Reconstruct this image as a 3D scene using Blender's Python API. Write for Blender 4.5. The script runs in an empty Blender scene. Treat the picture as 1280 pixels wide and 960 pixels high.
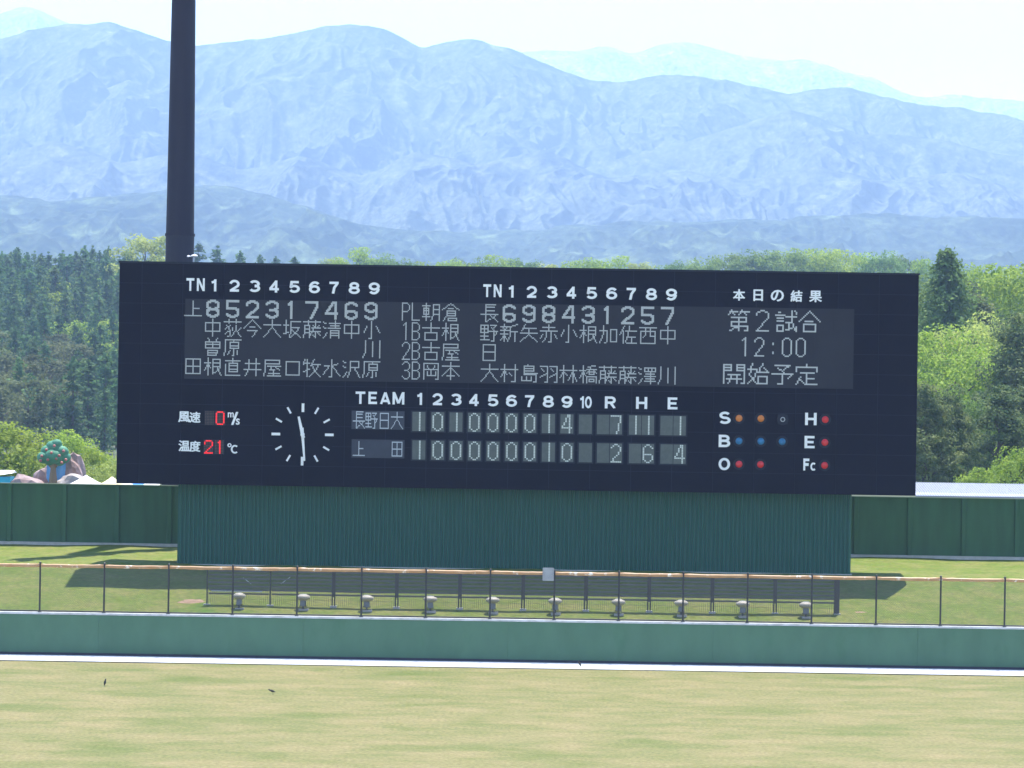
import bpy, bmesh, math, random
import numpy as np
from mathutils import Vector, Matrix, Euler

S = bpy.context.scene
COL = S.collection
R = math.radians

# ------------------------------------------------------------------ camera, sky, sun, exposure
F, ROLL, HOR, CAMZ = 4800.0, R(0.89), 500.0, 10.25
cam_d = bpy.data.cameras.new('camera'); cam = bpy.data.objects.new('camera', cam_d); COL.objects.link(cam)
cam_d.sensor_width = 36; cam_d.lens = F / 1280 * 36; cam_d.clip_start = 1; cam_d.clip_end = 40000
cam.matrix_world = Matrix.Translation((0, 0, CAMZ)) @ Matrix.Rotation(math.atan(20 / F), 4, 'X') @ \
    Matrix.Rotation(-ROLL, 4, 'Y') @ Matrix.Rotation(R(90), 4, 'X')
S.camera = cam
SUN = Vector((1.55, 4.1, 13.3)).normalized()
W_ = bpy.data.worlds.new('World'); S.world = W_; W_.use_nodes = True
nt = W_.node_tree; bg = nt.nodes['Background']
sky = nt.nodes.new('ShaderNodeTexSky'); sky.sky_type = 'NISHITA'; sky.sun_disc = False
sky.sun_elevation = math.asin(SUN.z); sky.sun_rotation = math.atan2(SUN.x, SUN.y)
sky.air_density = 1.0; sky.dust_density = .08; sky.altitude = 0
nt.links.new(sky.outputs[0], bg.inputs[0]); bg.inputs[1].default_value = 0.15
sd = bpy.data.lights.new('sun', 'SUN'); sd.energy = 4.8; sd.angle = R(0.5); sd.color = (1, .955, .88)
so = bpy.data.objects.new('sun', sd); COL.objects.link(so); so.rotation_euler = SUN.to_track_quat('Z', 'Y').to_euler()
S.view_settings.view_transform = 'Standard'; S.view_settings.look = 'None'
S.view_settings.gamma = 1; S.view_settings.exposure = 1.2; S.view_settings.use_curve_mapping = False
S.cycles.use_denoising = True; S.cycles.use_adaptive_sampling = True; S.cycles.adaptive_threshold = .02; S.cycles.time_limit = 420
try: S.cycles.denoiser = 'OPENIMAGEDENOISE'
except Exception: pass
S.cycles.max_bounces = 6; S.cycles.volume_bounces = 2; S.cycles.transparent_max_bounces = 8
S.render.film_transparent = False


def at(px, py, d):
    """the point of the place that stands d metres out in the direction of a spot measured on the photo (1280 wide)"""
    a, b = px - 640, py - 480
    u = a * math.cos(ROLL) + b * math.sin(ROLL); v = -a * math.sin(ROLL) + b * math.cos(ROLL) - (HOR - 480)
    return Vector((u * d / F, d, CAMZ - v * d / F))


# ------------------------------------------------------------------ materials
def mat(name, col, rough=.7, col2=None, scale=1.0, detail=4, lo=.35, hi=.65, bump=0, bscale=None, metal=0,
        emit=None, estr=0, coords='Object', stretch=None, trans=0, spec=.5, rnd=0, col3=None, scale3=1, lo3=.5, hi3=.7,
        grain=0, gscale=7, gstretch=(1, 1, 1)):
    m = bpy.data.materials.new(name); m.use_nodes = True
    N = m.node_tree.nodes; L = m.node_tree.links; p = N['Principled BSDF']
    p.inputs['Base Color'].default_value = (*col, 1); p.inputs['Roughness'].default_value = rough
    p.inputs['Metallic'].default_value = metal; p.inputs['Specular IOR Level'].default_value = spec
    out = None
    tc = N.new('ShaderNodeTexCoord'); vec = tc.outputs[coords]
    if stretch:
        mp = N.new('ShaderNodeMapping'); mp.inputs['Scale'].default_value = stretch
        L.new(vec, mp.inputs[0]); vec = mp.outputs[0]

    def noise(sc, det):
        n = N.new('ShaderNodeTexNoise'); n.inputs['Scale'].default_value = sc; n.inputs['Detail'].default_value = det
        n.inputs['Roughness'].default_value = .62 if det < 10 else .74; L.new(vec, n.inputs['Vector']); return n.outputs['Fac']

    def ramp(fac, a, b):
        r = N.new('ShaderNodeMapRange'); r.inputs[1].default_value = a; r.inputs[2].default_value = b
        L.new(fac, r.inputs[0]); return r.outputs[0]

    def mix(fac, a, b):
        x = N.new('ShaderNodeMix'); x.data_type = 'RGBA'; L.new(fac, x.inputs[0])
        for i, c in ((6, a), (7, b)):
            if isinstance(c, tuple): x.inputs[i].default_value = (*c, 1)
            else: L.new(c, x.inputs[i])
        return x.outputs[2]
    if col2: out = mix(ramp(noise(scale, detail), lo, hi), col, col2)
    if col3: out = mix(ramp(noise(scale3, 5), lo3, hi3), out, col3)
    if grain:
        mp = N.new('ShaderNodeMapping'); mp.inputs['Scale'].default_value = gstretch; L.new(tc.outputs[coords], mp.inputs[0])
        g = N.new('ShaderNodeTexNoise'); g.inputs['Scale'].default_value = gscale; g.inputs['Detail'].default_value = 3; L.new(mp.outputs[0], g.inputs['Vector'])
        r = N.new('ShaderNodeMapRange'); r.inputs[1].default_value = .3; r.inputs[2].default_value = .7; r.inputs[3].default_value = 1 - grain; r.inputs[4].default_value = 1 + grain
        L.new(g.outputs['Fac'], r.inputs[0]); h = N.new('ShaderNodeHueSaturation'); L.new(r.outputs[0], h.inputs['Value'])
        if out: L.new(out, h.inputs['Color'])
        else: h.inputs['Color'].default_value = (*col, 1)
        out = h.outputs[0]
    if rnd:
        oi = N.new('ShaderNodeObjectInfo'); h = N.new('ShaderNodeHueSaturation')
        a = N.new('ShaderNodeMapRange'); a.inputs[3].default_value = 1 - rnd; a.inputs[4].default_value = 1 + rnd
        L.new(oi.outputs['Random'], a.inputs[0]); L.new(a.outputs[0], h.inputs['Value'])
        b = N.new('ShaderNodeMapRange'); b.inputs[3].default_value = .5 - rnd * .07; b.inputs[4].default_value = .5 + rnd * .07
        w = N.new('ShaderNodeMath'); w.operation = 'FRACT'; w2 = N.new('ShaderNodeMath'); w2.operation = 'MULTIPLY'; w2.inputs[1].default_value = 7.31
        L.new(oi.outputs['Random'], w2.inputs[0]); L.new(w2.outputs[0], w.inputs[0]); L.new(w.outputs[0], b.inputs[0]); L.new(b.outputs[0], h.inputs['Hue'])
        if out: L.new(out, h.inputs['Color'])
        else: h.inputs['Color'].default_value = (*col, 1)
        out = h.outputs[0]
    if out: L.new(out, p.inputs['Base Color'])
    if bump:
        bn = N.new('ShaderNodeBump'); bn.inputs['Strength'].default_value = bump; bn.inputs['Distance'].default_value = .05
        L.new(noise(bscale or scale * 4, 4), bn.inputs['Height']); L.new(bn.outputs[0], p.inputs['Normal'])
    if emit:
        p.inputs['Emission Color'].default_value = (*emit, 1); p.inputs['Emission Strength'].default_value = estr
    if trans:
        t = N.new('ShaderNodeBsdfTranslucent'); mx = N.new('ShaderNodeMixShader'); mx.inputs[0].default_value = trans
        if out: L.new(out, t.inputs[0])
        else: t.inputs[0].default_value = (*col, 1)
        L.new(p.outputs[0], mx.inputs[1]); L.new(t.outputs[0], mx.inputs[2]); L.new(mx.outputs[0], N['Material Output'].inputs[0])
    return m


M = {}
M['navy'] = mat('navy_panel', (.003, .0016, .010), .6, (.0045, .003, .013), .35, spec=.06)
M['seam'] = mat('panel_seam', (.015, .017, .04), .6, spec=.1)
M['screen'] = mat('screen_grey', (.022, .021, .031), .6, (.026, .025, .036), .8, spec=.1)
M['cellgrey'] = mat('cell_grey', (.085, .098, .096), .6, (.105, .118, .114), 6, spec=.3)
M['name_cell'] = mat('name_cell_grey', (.038, .042, .062), .6, (.046, .05, .074), 2, spec=.2)
M['celldark'] = mat('cell_bezel', (.010, .012, .026), .6, spec=.2)
M['dotgrey'] = mat('dot_grey', (.46, .47, .48), .5)
M['dotpale'] = mat('dot_pale', (.66, .70, .66), .5)
M['dotname'] = mat('dot_name', (.52, .56, .62), .5)
M['white'] = mat('white_lettering', (.86, .86, .88), .4, (.78, .79, .83), 3)
M['red_dot'] = mat('lit_red_dot', (.35, .008, .01), .4, emit=(1, .012, .02), estr=.62)
M['off_dot'] = mat('unlit_dot', (.10, .06, .05), .5)
M['lamp_orange'] = mat('orange_lamp', (.45, .15, .015), .3, (.34, .10, .01), 9, emit=(1, .32, .02), estr=.045)
M['lamp_blue'] = mat('blue_lamp', (.004, .14, .32), .3, (.004, .08, .2), 9, emit=(.0, .3, .8), estr=.03)
M['lamp_red'] = mat('red_lamp', (.42, .010, .018), .3, (.30, .006, .012), 9, emit=(1, .015, .03), estr=.06)
M['tower'] = mat('teal_cladding', (.014, .092, .070), .5, (.017, .100, .077), .25, spec=.3)
M['fence_green'] = mat('green_fence_paint', (.027, .094, .042), .6, (.035, .106, .050), .7, stretch=(1, 1, .4), spec=.3, grain=.15, gscale=1.2, gstretch=(2, 1, .3))
M['wall_green'] = mat('green_wall_paint', (.056, .140, .080), .65, (.066, .156, .090), .5, detail=6, stretch=(1, 1, .5), col3=(.046, .130, .066), scale3=.8, lo3=.58, hi3=.72, grain=.08, gscale=1.3, gstretch=(1.2, 1, .5))
M['strip_dark'] = mat('dark_base_strip', (.03, .03, .05), .8)
M['concrete'] = mat('pale_concrete', (.50, .47, .46), .85, (.40, .38, .37), 3)
M['coping'] = mat('white_coping', (.62, .62, .64), .8, (.42, .42, .42), 2.2, bump=.3)
M['pad'] = mat('tan_rail_padding', (.40, .20, .075), .5, (.46, .27, .13), 2.5, detail=6, col3=(.75, .68, .6), scale3=3.5, lo3=.58, hi3=.66, spec=.6)
M['post'] = mat('dark_steel', (.028, .028, .034), .5, (.04, .035, .035), 4, metal=.2)
M['wire'] = mat('galvanised_wire', (.10, .10, .11), .5, metal=.4)
M['slat'] = mat('dark_slat', (.075, .075, .085), .6, (.09, .085, .09), 2)
M['pale_metal'] = mat('pale_metal', (.55, .56, .6), .5, (.42, .43, .47), 3)
M['lamp_cream'] = mat('cream_housing', (.33, .29, .23), .6, (.40, .36, .30), 3)
M['lamp_grey'] = mat('bluegrey_housing', (.14, .17, .25), .5, (.18, .20, .27), 4)
M['pole'] = mat('dark_painted_pole', (.022, .019, .040), .6, (.028, .024, .044), .5, stretch=(2, 2, .12), detail=5, spec=.15)
M['pole_low'] = mat('greyer_pole_base', (.026, .024, .046), .6, (.032, .03, .05), .6, stretch=(2, 2, .2), spec=.15)
M['track'] = mat('pale_warning_track', (.38, .395, .44), .9, (.45, .465, .51), .8, stretch=(.4, 1, 1), grain=.1)
M['field'] = mat('dry_outfield_grass', (.138, .144, .053), .9, (.228, .186, .094), .38, detail=14, lo=.38, hi=.68,
                 bump=.6, bscale=11, stretch=(.9, 1, 1), spec=.12, col3=(.100, .124, .034), scale3=.22, lo3=.50, hi3=.72, grain=.20, gscale=5, gstretch=(1.6, .8, 1))
M['berm'] = mat('berm_grass', (.106, .144, .022), .9, (.190, .172, .058), .7, detail=14, lo=.42, hi=.70, bump=.6, bscale=9,
                spec=.12, col3=(.060, .130, .014), scale3=.2, lo3=.60, hi3=.72, grain=.2, gscale=5)
M['dirt'] = mat('bare_dirt', (.30, .20, .13), .95, (.22, .13, .08), 4)
M['forest_floor'] = mat('forest_floor', (.030, .048, .018), .95, (.05, .06, .025), .05)
M['plain'] = mat('valley_ground', (.05, .08, .03), .95, (.09, .10, .05), .004)
M['bark'] = mat('bark', (.075, .055, .04), .9, (.11, .085, .065), 3)
M['conifer'] = mat('blue_green_needles', (.055, .122, .040), .8, (.125, .205, .065), .9, lo=.4, hi=.62, spec=.2, trans=.4, rnd=.3)
M['pine'] = mat('olive_needles', (.085, .11, .04), .8, (.15, .165, .065), .8, spec=.2, trans=.4, rnd=.25)
M['spruce'] = mat('green_needles', (.085, .155, .045), .8, (.15, .235, .06), .8, spec=.2, trans=.35, rnd=.1)
M['cedar'] = mat('dark_cedar_needles', (.075, .125, .042), .8, (.22, .25, .085), 1.1, lo=.42, hi=.66, spec=.2, trans=.4, rnd=.2)
M['leaf'] = mat('spring_leaves', (.16, .265, .03), .7, (.38, .48, .07), 1.6, lo=.38, hi=.62, spec=.2, trans=.5, rnd=.15)
M['leaf_pale'] = mat('pale_spring_leaves', (.24, .30, .06), .7, (.46, .50, .13), 1.6, lo=.38, hi=.62, spec=.2, trans=.5, rnd=.12)
M['leaf_mid'] = mat('mid_green_leaves', (.085, .16, .035), .7, (.22, .32, .065), 1.6, lo=.38, hi=.62, spec=.2, trans=.45, rnd=.18)
M['roof_white'] = mat('white_roof_sheet', (.235, .25, .32), .6, (.21, .23, .30), .4)
M['tent_white'] = mat('white_canvas', (.82, .81, .80), .8)
M['tent_cream'] = mat('cream_canvas', (.78, .68, .42), .8)
M['tent_blue'] = mat('blue_canvas', (.02, .22, .62), .7)
M['cyan'] = mat('cyan_plastic', (.02, .42, .62), .5, (.03, .5, .7), 1)
M['rock'] = mat('painted_rock', (.26, .17, .15), .9, (.40, .30, .30), 1.2, bump=.6)
M['rock_pale'] = mat('pale_painted_rock', (.48, .44, .42), .9, (.36, .31, .29), 1.2, bump=.6)
M['falls'] = mat('painted_blue_water', (.07, .27, .60), .5, (.16, .40, .72), 1.5, stretch=(2, 2, .4))
M['toy_trunk'] = mat('painted_brown_trunk', (.24, .16, .09), .7)
M['toy_crown'] = mat('painted_green_crown', (.05, .19, .11), .7, (.08, .27, .16), 1.4)
M['toy_fruit'] = mat('painted_red_fruit', (.45, .14, .12), .5)
M['notice'] = mat('pale_grey_notice', (.34, .35, .38), .6, (.28, .29, .32), 5)
M['feather'] = mat('dark_feather', (.03, .027, .027), .7)
M['steel'] = mat('grey_steel', (.25, .25, .27), .5, metal=.5)
M['highlight'] = mat('lamp_top_highlight', (.22, .24, .27), .3)


# ------------------------------------------------------------------ mesh helpers
class MB:
    def __init__(self): self.v = []; self.f = []

    def add(self, vs, fs):
        k = len(self.v); self.v += [tuple(x) for x in vs]; self.f += [tuple(i + k for i in q) for q in fs]; return self

    def box(self, x0, x1, y0, y1, z0, z1):
        return self.add([(x0, y0, z0), (x1, y0, z0), (x1, y1, z0), (x0, y1, z0), (x0, y0, z1), (x1, y0, z1), (x1, y1, z1), (x0, y1, z1)],
                        [(0, 3, 2, 1), (4, 5, 6, 7), (0, 1, 5, 4), (1, 2, 6, 5), (2, 3, 7, 6), (3, 0, 4, 7)])

    def tube(self, a, b, r0, r1=None, n=10, caps=True):
        a, b = Vector(a), Vector(b); r1 = r0 if r1 is None else r1
        q = (b - a).to_track_quat('Z', 'Y'); vs = []
        for p, r in ((a, r0), (b, r1)):
            vs += [p + q @ Vector((r * math.cos(2 * math.pi * i / n), r * math.sin(2 * math.pi * i / n), 0)) for i in range(n)]
        fs = [(i, (i + 1) % n, n + (i + 1) % n, n + i) for i in range(n)]
        if caps: fs += [tuple(range(n))[::-1], tuple(range(n, 2 * n))]
        return self.add(vs, fs)

    def lathe(self, prof, c, n=16, axis=None):
        """prof: (radius, height) from bottom to top around a vertical axis through c"""
        c = Vector(c); vs = []; fs = []
        q = Vector(axis).to_track_quat('Z', 'Y') if axis else None
        for r, h in prof:
            for i in range(n):
                p = Vector((r * math.cos(2 * math.pi * i / n), r * math.sin(2 * math.pi * i / n), h))
                vs.append(c + (q @ p if q else p))
        for k in range(len(prof) - 1):
            for i in range(n):
                j = (i + 1) % n; fs.append((k * n + i, k * n + j, (k + 1) * n + j, (k + 1) * n + i))
        self.add(vs, fs); self.add(vs[:n], [tuple(range(n))[::-1]]); return self.add(vs[-n:], [tuple(range(n))])

    def build(self, name, m, parent=None, smooth=False, loc=None):
        me = bpy.data.meshes.new(name)
        vs = self.v if loc is None else [(x - loc[0], y - loc[1], z - loc[2]) for x, y, z in self.v]
        me.from_pydata(vs, [], self.f); me.materials.append(m)
        if smooth: me.polygons.foreach_set('use_smooth', [len(q) <= 4 for q in self.f])
        me.update()
        o = bpy.data.objects.new(name, me); COL.objects.link(o)
        if loc is not None: o.location = loc
        if parent: o.parent = parent; o.matrix_parent_inverse = Matrix.Translation(-parent.location) if loc is None else Matrix.Translation(-parent.location)
        return o


def bevel(o, w, seg=2):
    bm = bmesh.new(); bm.from_mesh(o.data)
    bmesh.ops.bevel(bm, geom=list(bm.edges), offset=w, segments=seg, affect='EDGES', clamp_overlap=True)
    bm.to_mesh(o.data); bm.free(); return o


def thing(name, label, cat, loc=(0, 0, 0), group=None):
    o = bpy.data.objects.new(name, None); COL.objects.link(o); o.location = loc; o.empty_display_size = .3
    return tag(o, label, cat, group)


def tag(o, label, cat=None, group=None):
    o['label'] = label
    if cat: o['category'] = cat
    if group: o['group'] = group
    return o


def struct(o, label=None, kind='structure'):
    o['kind'] = kind
    if label: o['label'] = label
    return o


def copy_tree(o, parent=None):
    c = o.copy(); COL.objects.link(c)
    if parent: inv = o.matrix_parent_inverse.copy(); c.parent = parent; c.matrix_parent_inverse = inv
    for ch in list(o.children): copy_tree(ch, c)
    return c


# smooth value noise on arrays
def vnoise(x, y, seed):
    xi = np.floor(x).astype(np.int64); yi = np.floor(y).astype(np.int64); fx = x - xi; fy = y - yi
    fx = fx * fx * fx * (fx * (fx * 6 - 15) + 10); fy = fy * fy * fy * (fy * (fy * 6 - 15) + 10)

    def h(a, b):
        n = (a * 374761393 + b * 668265263 + seed * 1442695041) & 0xffffffff
        n = ((n ^ (n >> 13)) * 1274126177) & 0xffffffff; n = n ^ (n >> 16)
        return (n & 0xffff) / 65535.0
    return (h(xi, yi) * (1 - fx) + h(xi + 1, yi) * fx) * (1 - fy) + (h(xi, yi + 1) * (1 - fx) + h(xi + 1, yi + 1) * fx) * fy


def fbm(x, y, seed, oct=5, gain=.5):
    s = 0; a = 1; t = 0
    for i in range(oct): s = s + a * vnoise(x * 2 ** i, y * 2 ** i, seed + i * 17); t += a; a *= gain
    return s / t


def ridged(x, y, seed, oct=5, gain=.5):
    s = 0; a = 1; t = 0; w = 1
    for i in range(oct):
        n = 1 - np.abs(2 * vnoise(x * 2 ** i, y * 2 ** i, seed + i * 31) - 1); n = n * n
        s = s + a * n * w; t += a; a *= gain; w = np.clip(n * 1.6, 0, 1)
    return s / t


def grid_mesh(name, X, Y, Z, m, smooth=True):
    nr, nc = X.shape
    me = bpy.data.meshes.new(name)
    v = np.stack([X, Y, Z], -1).reshape(-1, 3); i = np.arange(nr * nc).reshape(nr, nc)
    f = np.stack([i[:-1, :-1], i[:-1, 1:], i[1:, 1:], i[1:, :-1]], -1).reshape(-1, 4)
    me.vertices.add(len(v)); me.vertices.foreach_set('co', v.astype(np.float32).ravel())
    me.loops.add(f.size); me.loops.foreach_set('vertex_index', f.astype(np.int32).ravel())
    me.polygons.add(len(f)); me.polygons.foreach_set('loop_start', np.arange(0, f.size, 4, dtype=np.int32))
    me.polygons.foreach_set('loop_total', np.full(len(f), 4, np.int32))
    me.polygons.foreach_set('use_smooth', np.full(len(f), smooth)); me.update(calc_edges=True); me.validate()
    me.materials.append(m)
    o = bpy.data.objects.new(name, me); COL.objects.link(o); return o


# ------------------------------------------------------------------ ground
def hill_z(x, y):
    y = np.asarray(y, float); t = np.clip((y - 410) / 450, 0, 1)
    a = 3.4 - .6 * np.clip((y - 170) / 240, 0, 1)
    t = t - .06 * np.sin(2 * np.pi * t)
    return a + 28.5 * t - 12 * np.clip((y - 900) / 400, 0, 1)


BERM = [(150.36, 1.5), (152.5, 1.9), (160, 3.18), (168.2, 3.6)]


def berm_z(y): return float(np.interp(y, [b[0] for b in BERM], [b[1] for b in BERM]))


xs, ys = np.meshgrid(np.linspace(-90, 90, 91), np.linspace(40, 147, 60))
struct(grid_mesh('field', xs, ys, .02 * (fbm(xs * .2, ys * .2, 3) - .5), M['field']), 'dry yellow green outfield grass')
xs, ys = np.meshgrid(np.linspace(-90, 90, 3), np.linspace(146.55, 149.9, 3))
struct(grid_mesh('warning_track', xs, ys, xs * 0 + .03, M['track']), 'narrow near white strip of warning track along the outfield wall')
xs, ys = np.meshgrid(np.linspace(-60, 60, 481), np.concatenate([np.linspace(150.36, 168.2, 90)]))
bz = np.interp(ys, [b[0] for b in BERM], [b[1] for b in BERM]) + .16 * (fbm(xs * .35, ys * .35, 9) - .5) * np.clip((ys - 150.6) / 2, 0, 1)
struct(grid_mesh('grass_bank', xs, ys, bz, M['berm']), 'sloping grass bank between wall and scoreboard')
ax = np.linspace(-R(17), R(17), 120); dd = np.concatenate([[168.2], np.linspace(172, 1500, 160)])
aa, ys = np.meshgrid(ax, dd); xs = np.tan(aa) * (ys + 60)
struct(grid_mesh('hillside', xs, ys, hill_z(xs, ys) + 1.2 * (fbm(xs * .02, ys * .02, 4) - .5) * np.clip((ys - 200) / 100, 0, 1) - .02, M['forest_floor']))
xs, ys = np.meshgrid(np.linspace(-3500, 3500, 19), np.linspace(-300, 7500, 25))
struct(grid_mesh('ground', xs, ys, xs * 0 - .6, M['plain']))

# ------------------------------------------------------------------ mountains
MT = {}
# forest cover: dark evergreens with pale spring broadleaf wood, left flanks painted lighter as lit relief
for nm, a, b, c3, flank_light in (('near', (.018, .032, .020), (.085, .11, .055), (.17, .215, .09), .45), ('main', (.022, .034, .024), (.165, .185, .12), (.20, .215, .15), .68), ('far', (.24, .34, .33), (.36, .44, .42), (.6, .6, .6), .5)):  # far: haze painted into the pale base colours
    m = mat('mountain_forest_shading_' + nm, a, .95, b, .045, detail=13, lo=.36, hi=.76, bump=.45, bscale=.12, spec=.05, col3=c3, scale3=.035, lo3=.54, hi3=.76, stretch=(1, .33, 1), grain=.4, gscale=.15, gstretch=(1, .4, 1))
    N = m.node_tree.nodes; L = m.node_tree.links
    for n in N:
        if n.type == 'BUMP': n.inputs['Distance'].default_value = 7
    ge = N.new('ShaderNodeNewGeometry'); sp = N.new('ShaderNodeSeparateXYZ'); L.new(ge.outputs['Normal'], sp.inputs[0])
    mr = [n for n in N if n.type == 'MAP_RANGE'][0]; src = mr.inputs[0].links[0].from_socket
    mu = N.new('ShaderNodeMath'); mu.operation = 'MULTIPLY_ADD'; mu.inputs[1].default_value = -.34 * flank_light; L.new(sp.outputs['X'], mu.inputs[0]); L.new(src, mu.inputs[2]); L.new(mu.outputs[0], mr.inputs[0])  # light and dark flanks mixed into the colour by slope direction
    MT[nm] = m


def mountain(name, prof, dc, df, db, zf, amp, lam, seed, m, rows=260, cols=620, p=1.05, x0=-700, x1=1980, label=None, rough=4, dk=None, kf=.5):
    cols = int(cols * 1.45); px = np.linspace(x0, x1, cols); py = np.interp(px, [q[0] for q in prof], [q[1] for q in prof])
    k = np.ones(9) / 9; py = np.convolve(np.pad(py, 4, 'edge'), k, 'valid')
    a, b = px - 640, py - 480
    u = a * math.cos(ROLL) + b * math.sin(ROLL); v = -a * math.sin(ROLL) + b * math.cos(ROLL) - 20
    dk = dk or df + .05 * (dc - df)
    d = np.concatenate([np.linspace(df, dk, 24)[:-1], np.linspace(dk, dc, rows), np.linspace(dc, db, 26)[1:]])
    U, D = np.meshgrid(u, d); zc = np.broadcast_to(CAMZ - v * dc / F, U.shape); X = U * D / F
    t = np.clip((D - dk) / (dc - dk), 0, 1); t2 = np.clip((D - dc) / (db - dc), 0, 1)
    base = np.where(D < dk, zf + (zc * kf - zf) * np.clip((D - df) / (dk - df), 0, 1) ** 1.3, zc * kf + (zc - zc * kf) * t ** p) * (1 - .75 * t2)
    y = (D - dk) / 3.2                                              # spurs run long and downhill
    wx = X + lam * 1.6 * (fbm(X / lam / 2.5, y / lam / 1.2, seed + 5, 3) - .5)
    wy = y + lam * .8 * (fbm(X / lam / 1.6, y / lam / 1.6, seed + 9, 3) - .5)

    def spur(sc, sd): return 1 - np.abs(2 * vnoise(wx / lam * sc, wy / lam * sc * .75, sd) - 1)
    rel = 1.0 * spur(.8, seed) + .58 * spur(1.8, seed + 1) * (.4 + .6 * spur(.8, seed)) + .30 * spur(4.1, seed + 2) + .14 * spur(8.7, seed + 3)
    env = np.clip(np.minimum((t + .15) * 4, (1 - t) * 3.2 + .05), 0, 1) * (t2 <= 0)
    Z = base + amp * (rel - 1.0) * env + rough * (fbm(X / 26, D / 50, seed + 3, 3) - .5) * (.35 + .65 * (t2 <= 0))
    lim = CAMZ + (zc - CAMZ) * D / dc                               # nothing in front stands above the crest
    Z = np.where((t2 <= 0) & (t < .97), np.minimum(Z, lim - .02 * (1 - t) * zc), Z)
    o = grid_mesh(name, X, D, Z, m); return struct(o, label)


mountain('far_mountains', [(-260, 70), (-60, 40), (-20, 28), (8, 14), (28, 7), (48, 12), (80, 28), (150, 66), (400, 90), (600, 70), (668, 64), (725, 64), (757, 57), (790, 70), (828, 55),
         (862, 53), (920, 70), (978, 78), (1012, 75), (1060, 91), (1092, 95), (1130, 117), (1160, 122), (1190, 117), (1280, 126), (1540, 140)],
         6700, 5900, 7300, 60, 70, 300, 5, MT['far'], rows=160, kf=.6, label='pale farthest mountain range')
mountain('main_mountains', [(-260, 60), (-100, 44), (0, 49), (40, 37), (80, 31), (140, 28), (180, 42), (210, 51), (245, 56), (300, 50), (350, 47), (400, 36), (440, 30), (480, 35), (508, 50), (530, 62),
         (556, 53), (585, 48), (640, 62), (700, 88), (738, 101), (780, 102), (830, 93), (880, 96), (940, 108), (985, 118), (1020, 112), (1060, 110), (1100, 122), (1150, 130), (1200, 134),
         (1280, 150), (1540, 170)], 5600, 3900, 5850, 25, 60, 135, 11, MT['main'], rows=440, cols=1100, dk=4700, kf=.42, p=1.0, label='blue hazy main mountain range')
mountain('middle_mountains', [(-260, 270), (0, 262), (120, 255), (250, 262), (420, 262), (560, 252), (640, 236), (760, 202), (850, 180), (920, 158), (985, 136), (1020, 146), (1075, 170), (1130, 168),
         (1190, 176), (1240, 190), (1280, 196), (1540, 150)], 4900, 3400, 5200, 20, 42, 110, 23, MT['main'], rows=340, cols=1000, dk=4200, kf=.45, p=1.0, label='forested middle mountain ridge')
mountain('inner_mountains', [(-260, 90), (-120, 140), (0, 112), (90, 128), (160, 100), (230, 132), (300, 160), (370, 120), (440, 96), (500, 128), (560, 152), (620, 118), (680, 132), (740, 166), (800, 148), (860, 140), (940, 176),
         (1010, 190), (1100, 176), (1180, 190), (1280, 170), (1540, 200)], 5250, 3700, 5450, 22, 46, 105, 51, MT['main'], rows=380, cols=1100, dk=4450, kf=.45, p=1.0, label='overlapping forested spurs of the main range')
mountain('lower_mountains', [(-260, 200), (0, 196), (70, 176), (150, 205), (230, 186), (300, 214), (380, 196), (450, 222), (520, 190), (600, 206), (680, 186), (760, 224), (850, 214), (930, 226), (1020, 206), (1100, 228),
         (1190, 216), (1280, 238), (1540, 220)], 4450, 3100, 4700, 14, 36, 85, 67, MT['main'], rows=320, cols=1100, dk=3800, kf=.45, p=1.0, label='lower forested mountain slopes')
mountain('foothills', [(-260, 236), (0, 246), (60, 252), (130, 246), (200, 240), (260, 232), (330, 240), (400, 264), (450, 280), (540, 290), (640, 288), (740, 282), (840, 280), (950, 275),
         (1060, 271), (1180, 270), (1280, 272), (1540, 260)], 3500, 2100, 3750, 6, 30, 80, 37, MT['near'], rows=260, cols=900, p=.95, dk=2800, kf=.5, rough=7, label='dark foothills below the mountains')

# ------------------------------------------------------------------ haze
hz = MB().box(-3600, 3600, -400, 7600, -1.6, 720).build('haze', bpy.data.materials.new('haze_air'))
struct(hz, 'pale blue haze', 'stuff')
hm = hz.data.materials[0]; hm.use_nodes = True; hn = hm.node_tree; hn.nodes.remove(hn.nodes['Principled BSDF'])
pv = hn.nodes.new('ShaderNodeVolumePrincipled'); hn.links.new(pv.outputs[0], hn.nodes['Material Output'].inputs['Volume'])
pv.inputs['Color'].default_value = (.46, .645, 1, 1); pv.inputs['Density'].default_value = 1.8e-4; pv.inputs['Anisotropy'].default_value = .2
pv.inputs['Density Attribute'].default_value = ''
hm.cycles.homogeneous_volume = True

# ------------------------------------------------------------------ scoreboard
YB = 159.5
c0, c1, c2, c3 = at(149, 327, YB), at(1149, 345, YB), at(146, 604, YB), at(1144, 620, YB)
BX0, BX1 = (c0.x + c2.x) / 2, (c1.x + c3.x) / 2; BZ1, BZ0 = (c0.z + c1.z) / 2, (c2.z + c3.z) / 2
PXM = YB / F
board = thing('scoreboard', 'huge navy blue baseball scoreboard with Japanese line-ups on a corrugated teal base', 'scoreboard', (0, YB, 3.2))


def bxz(px, py): q = at(px, py, YB); return q.x, q.z


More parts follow.
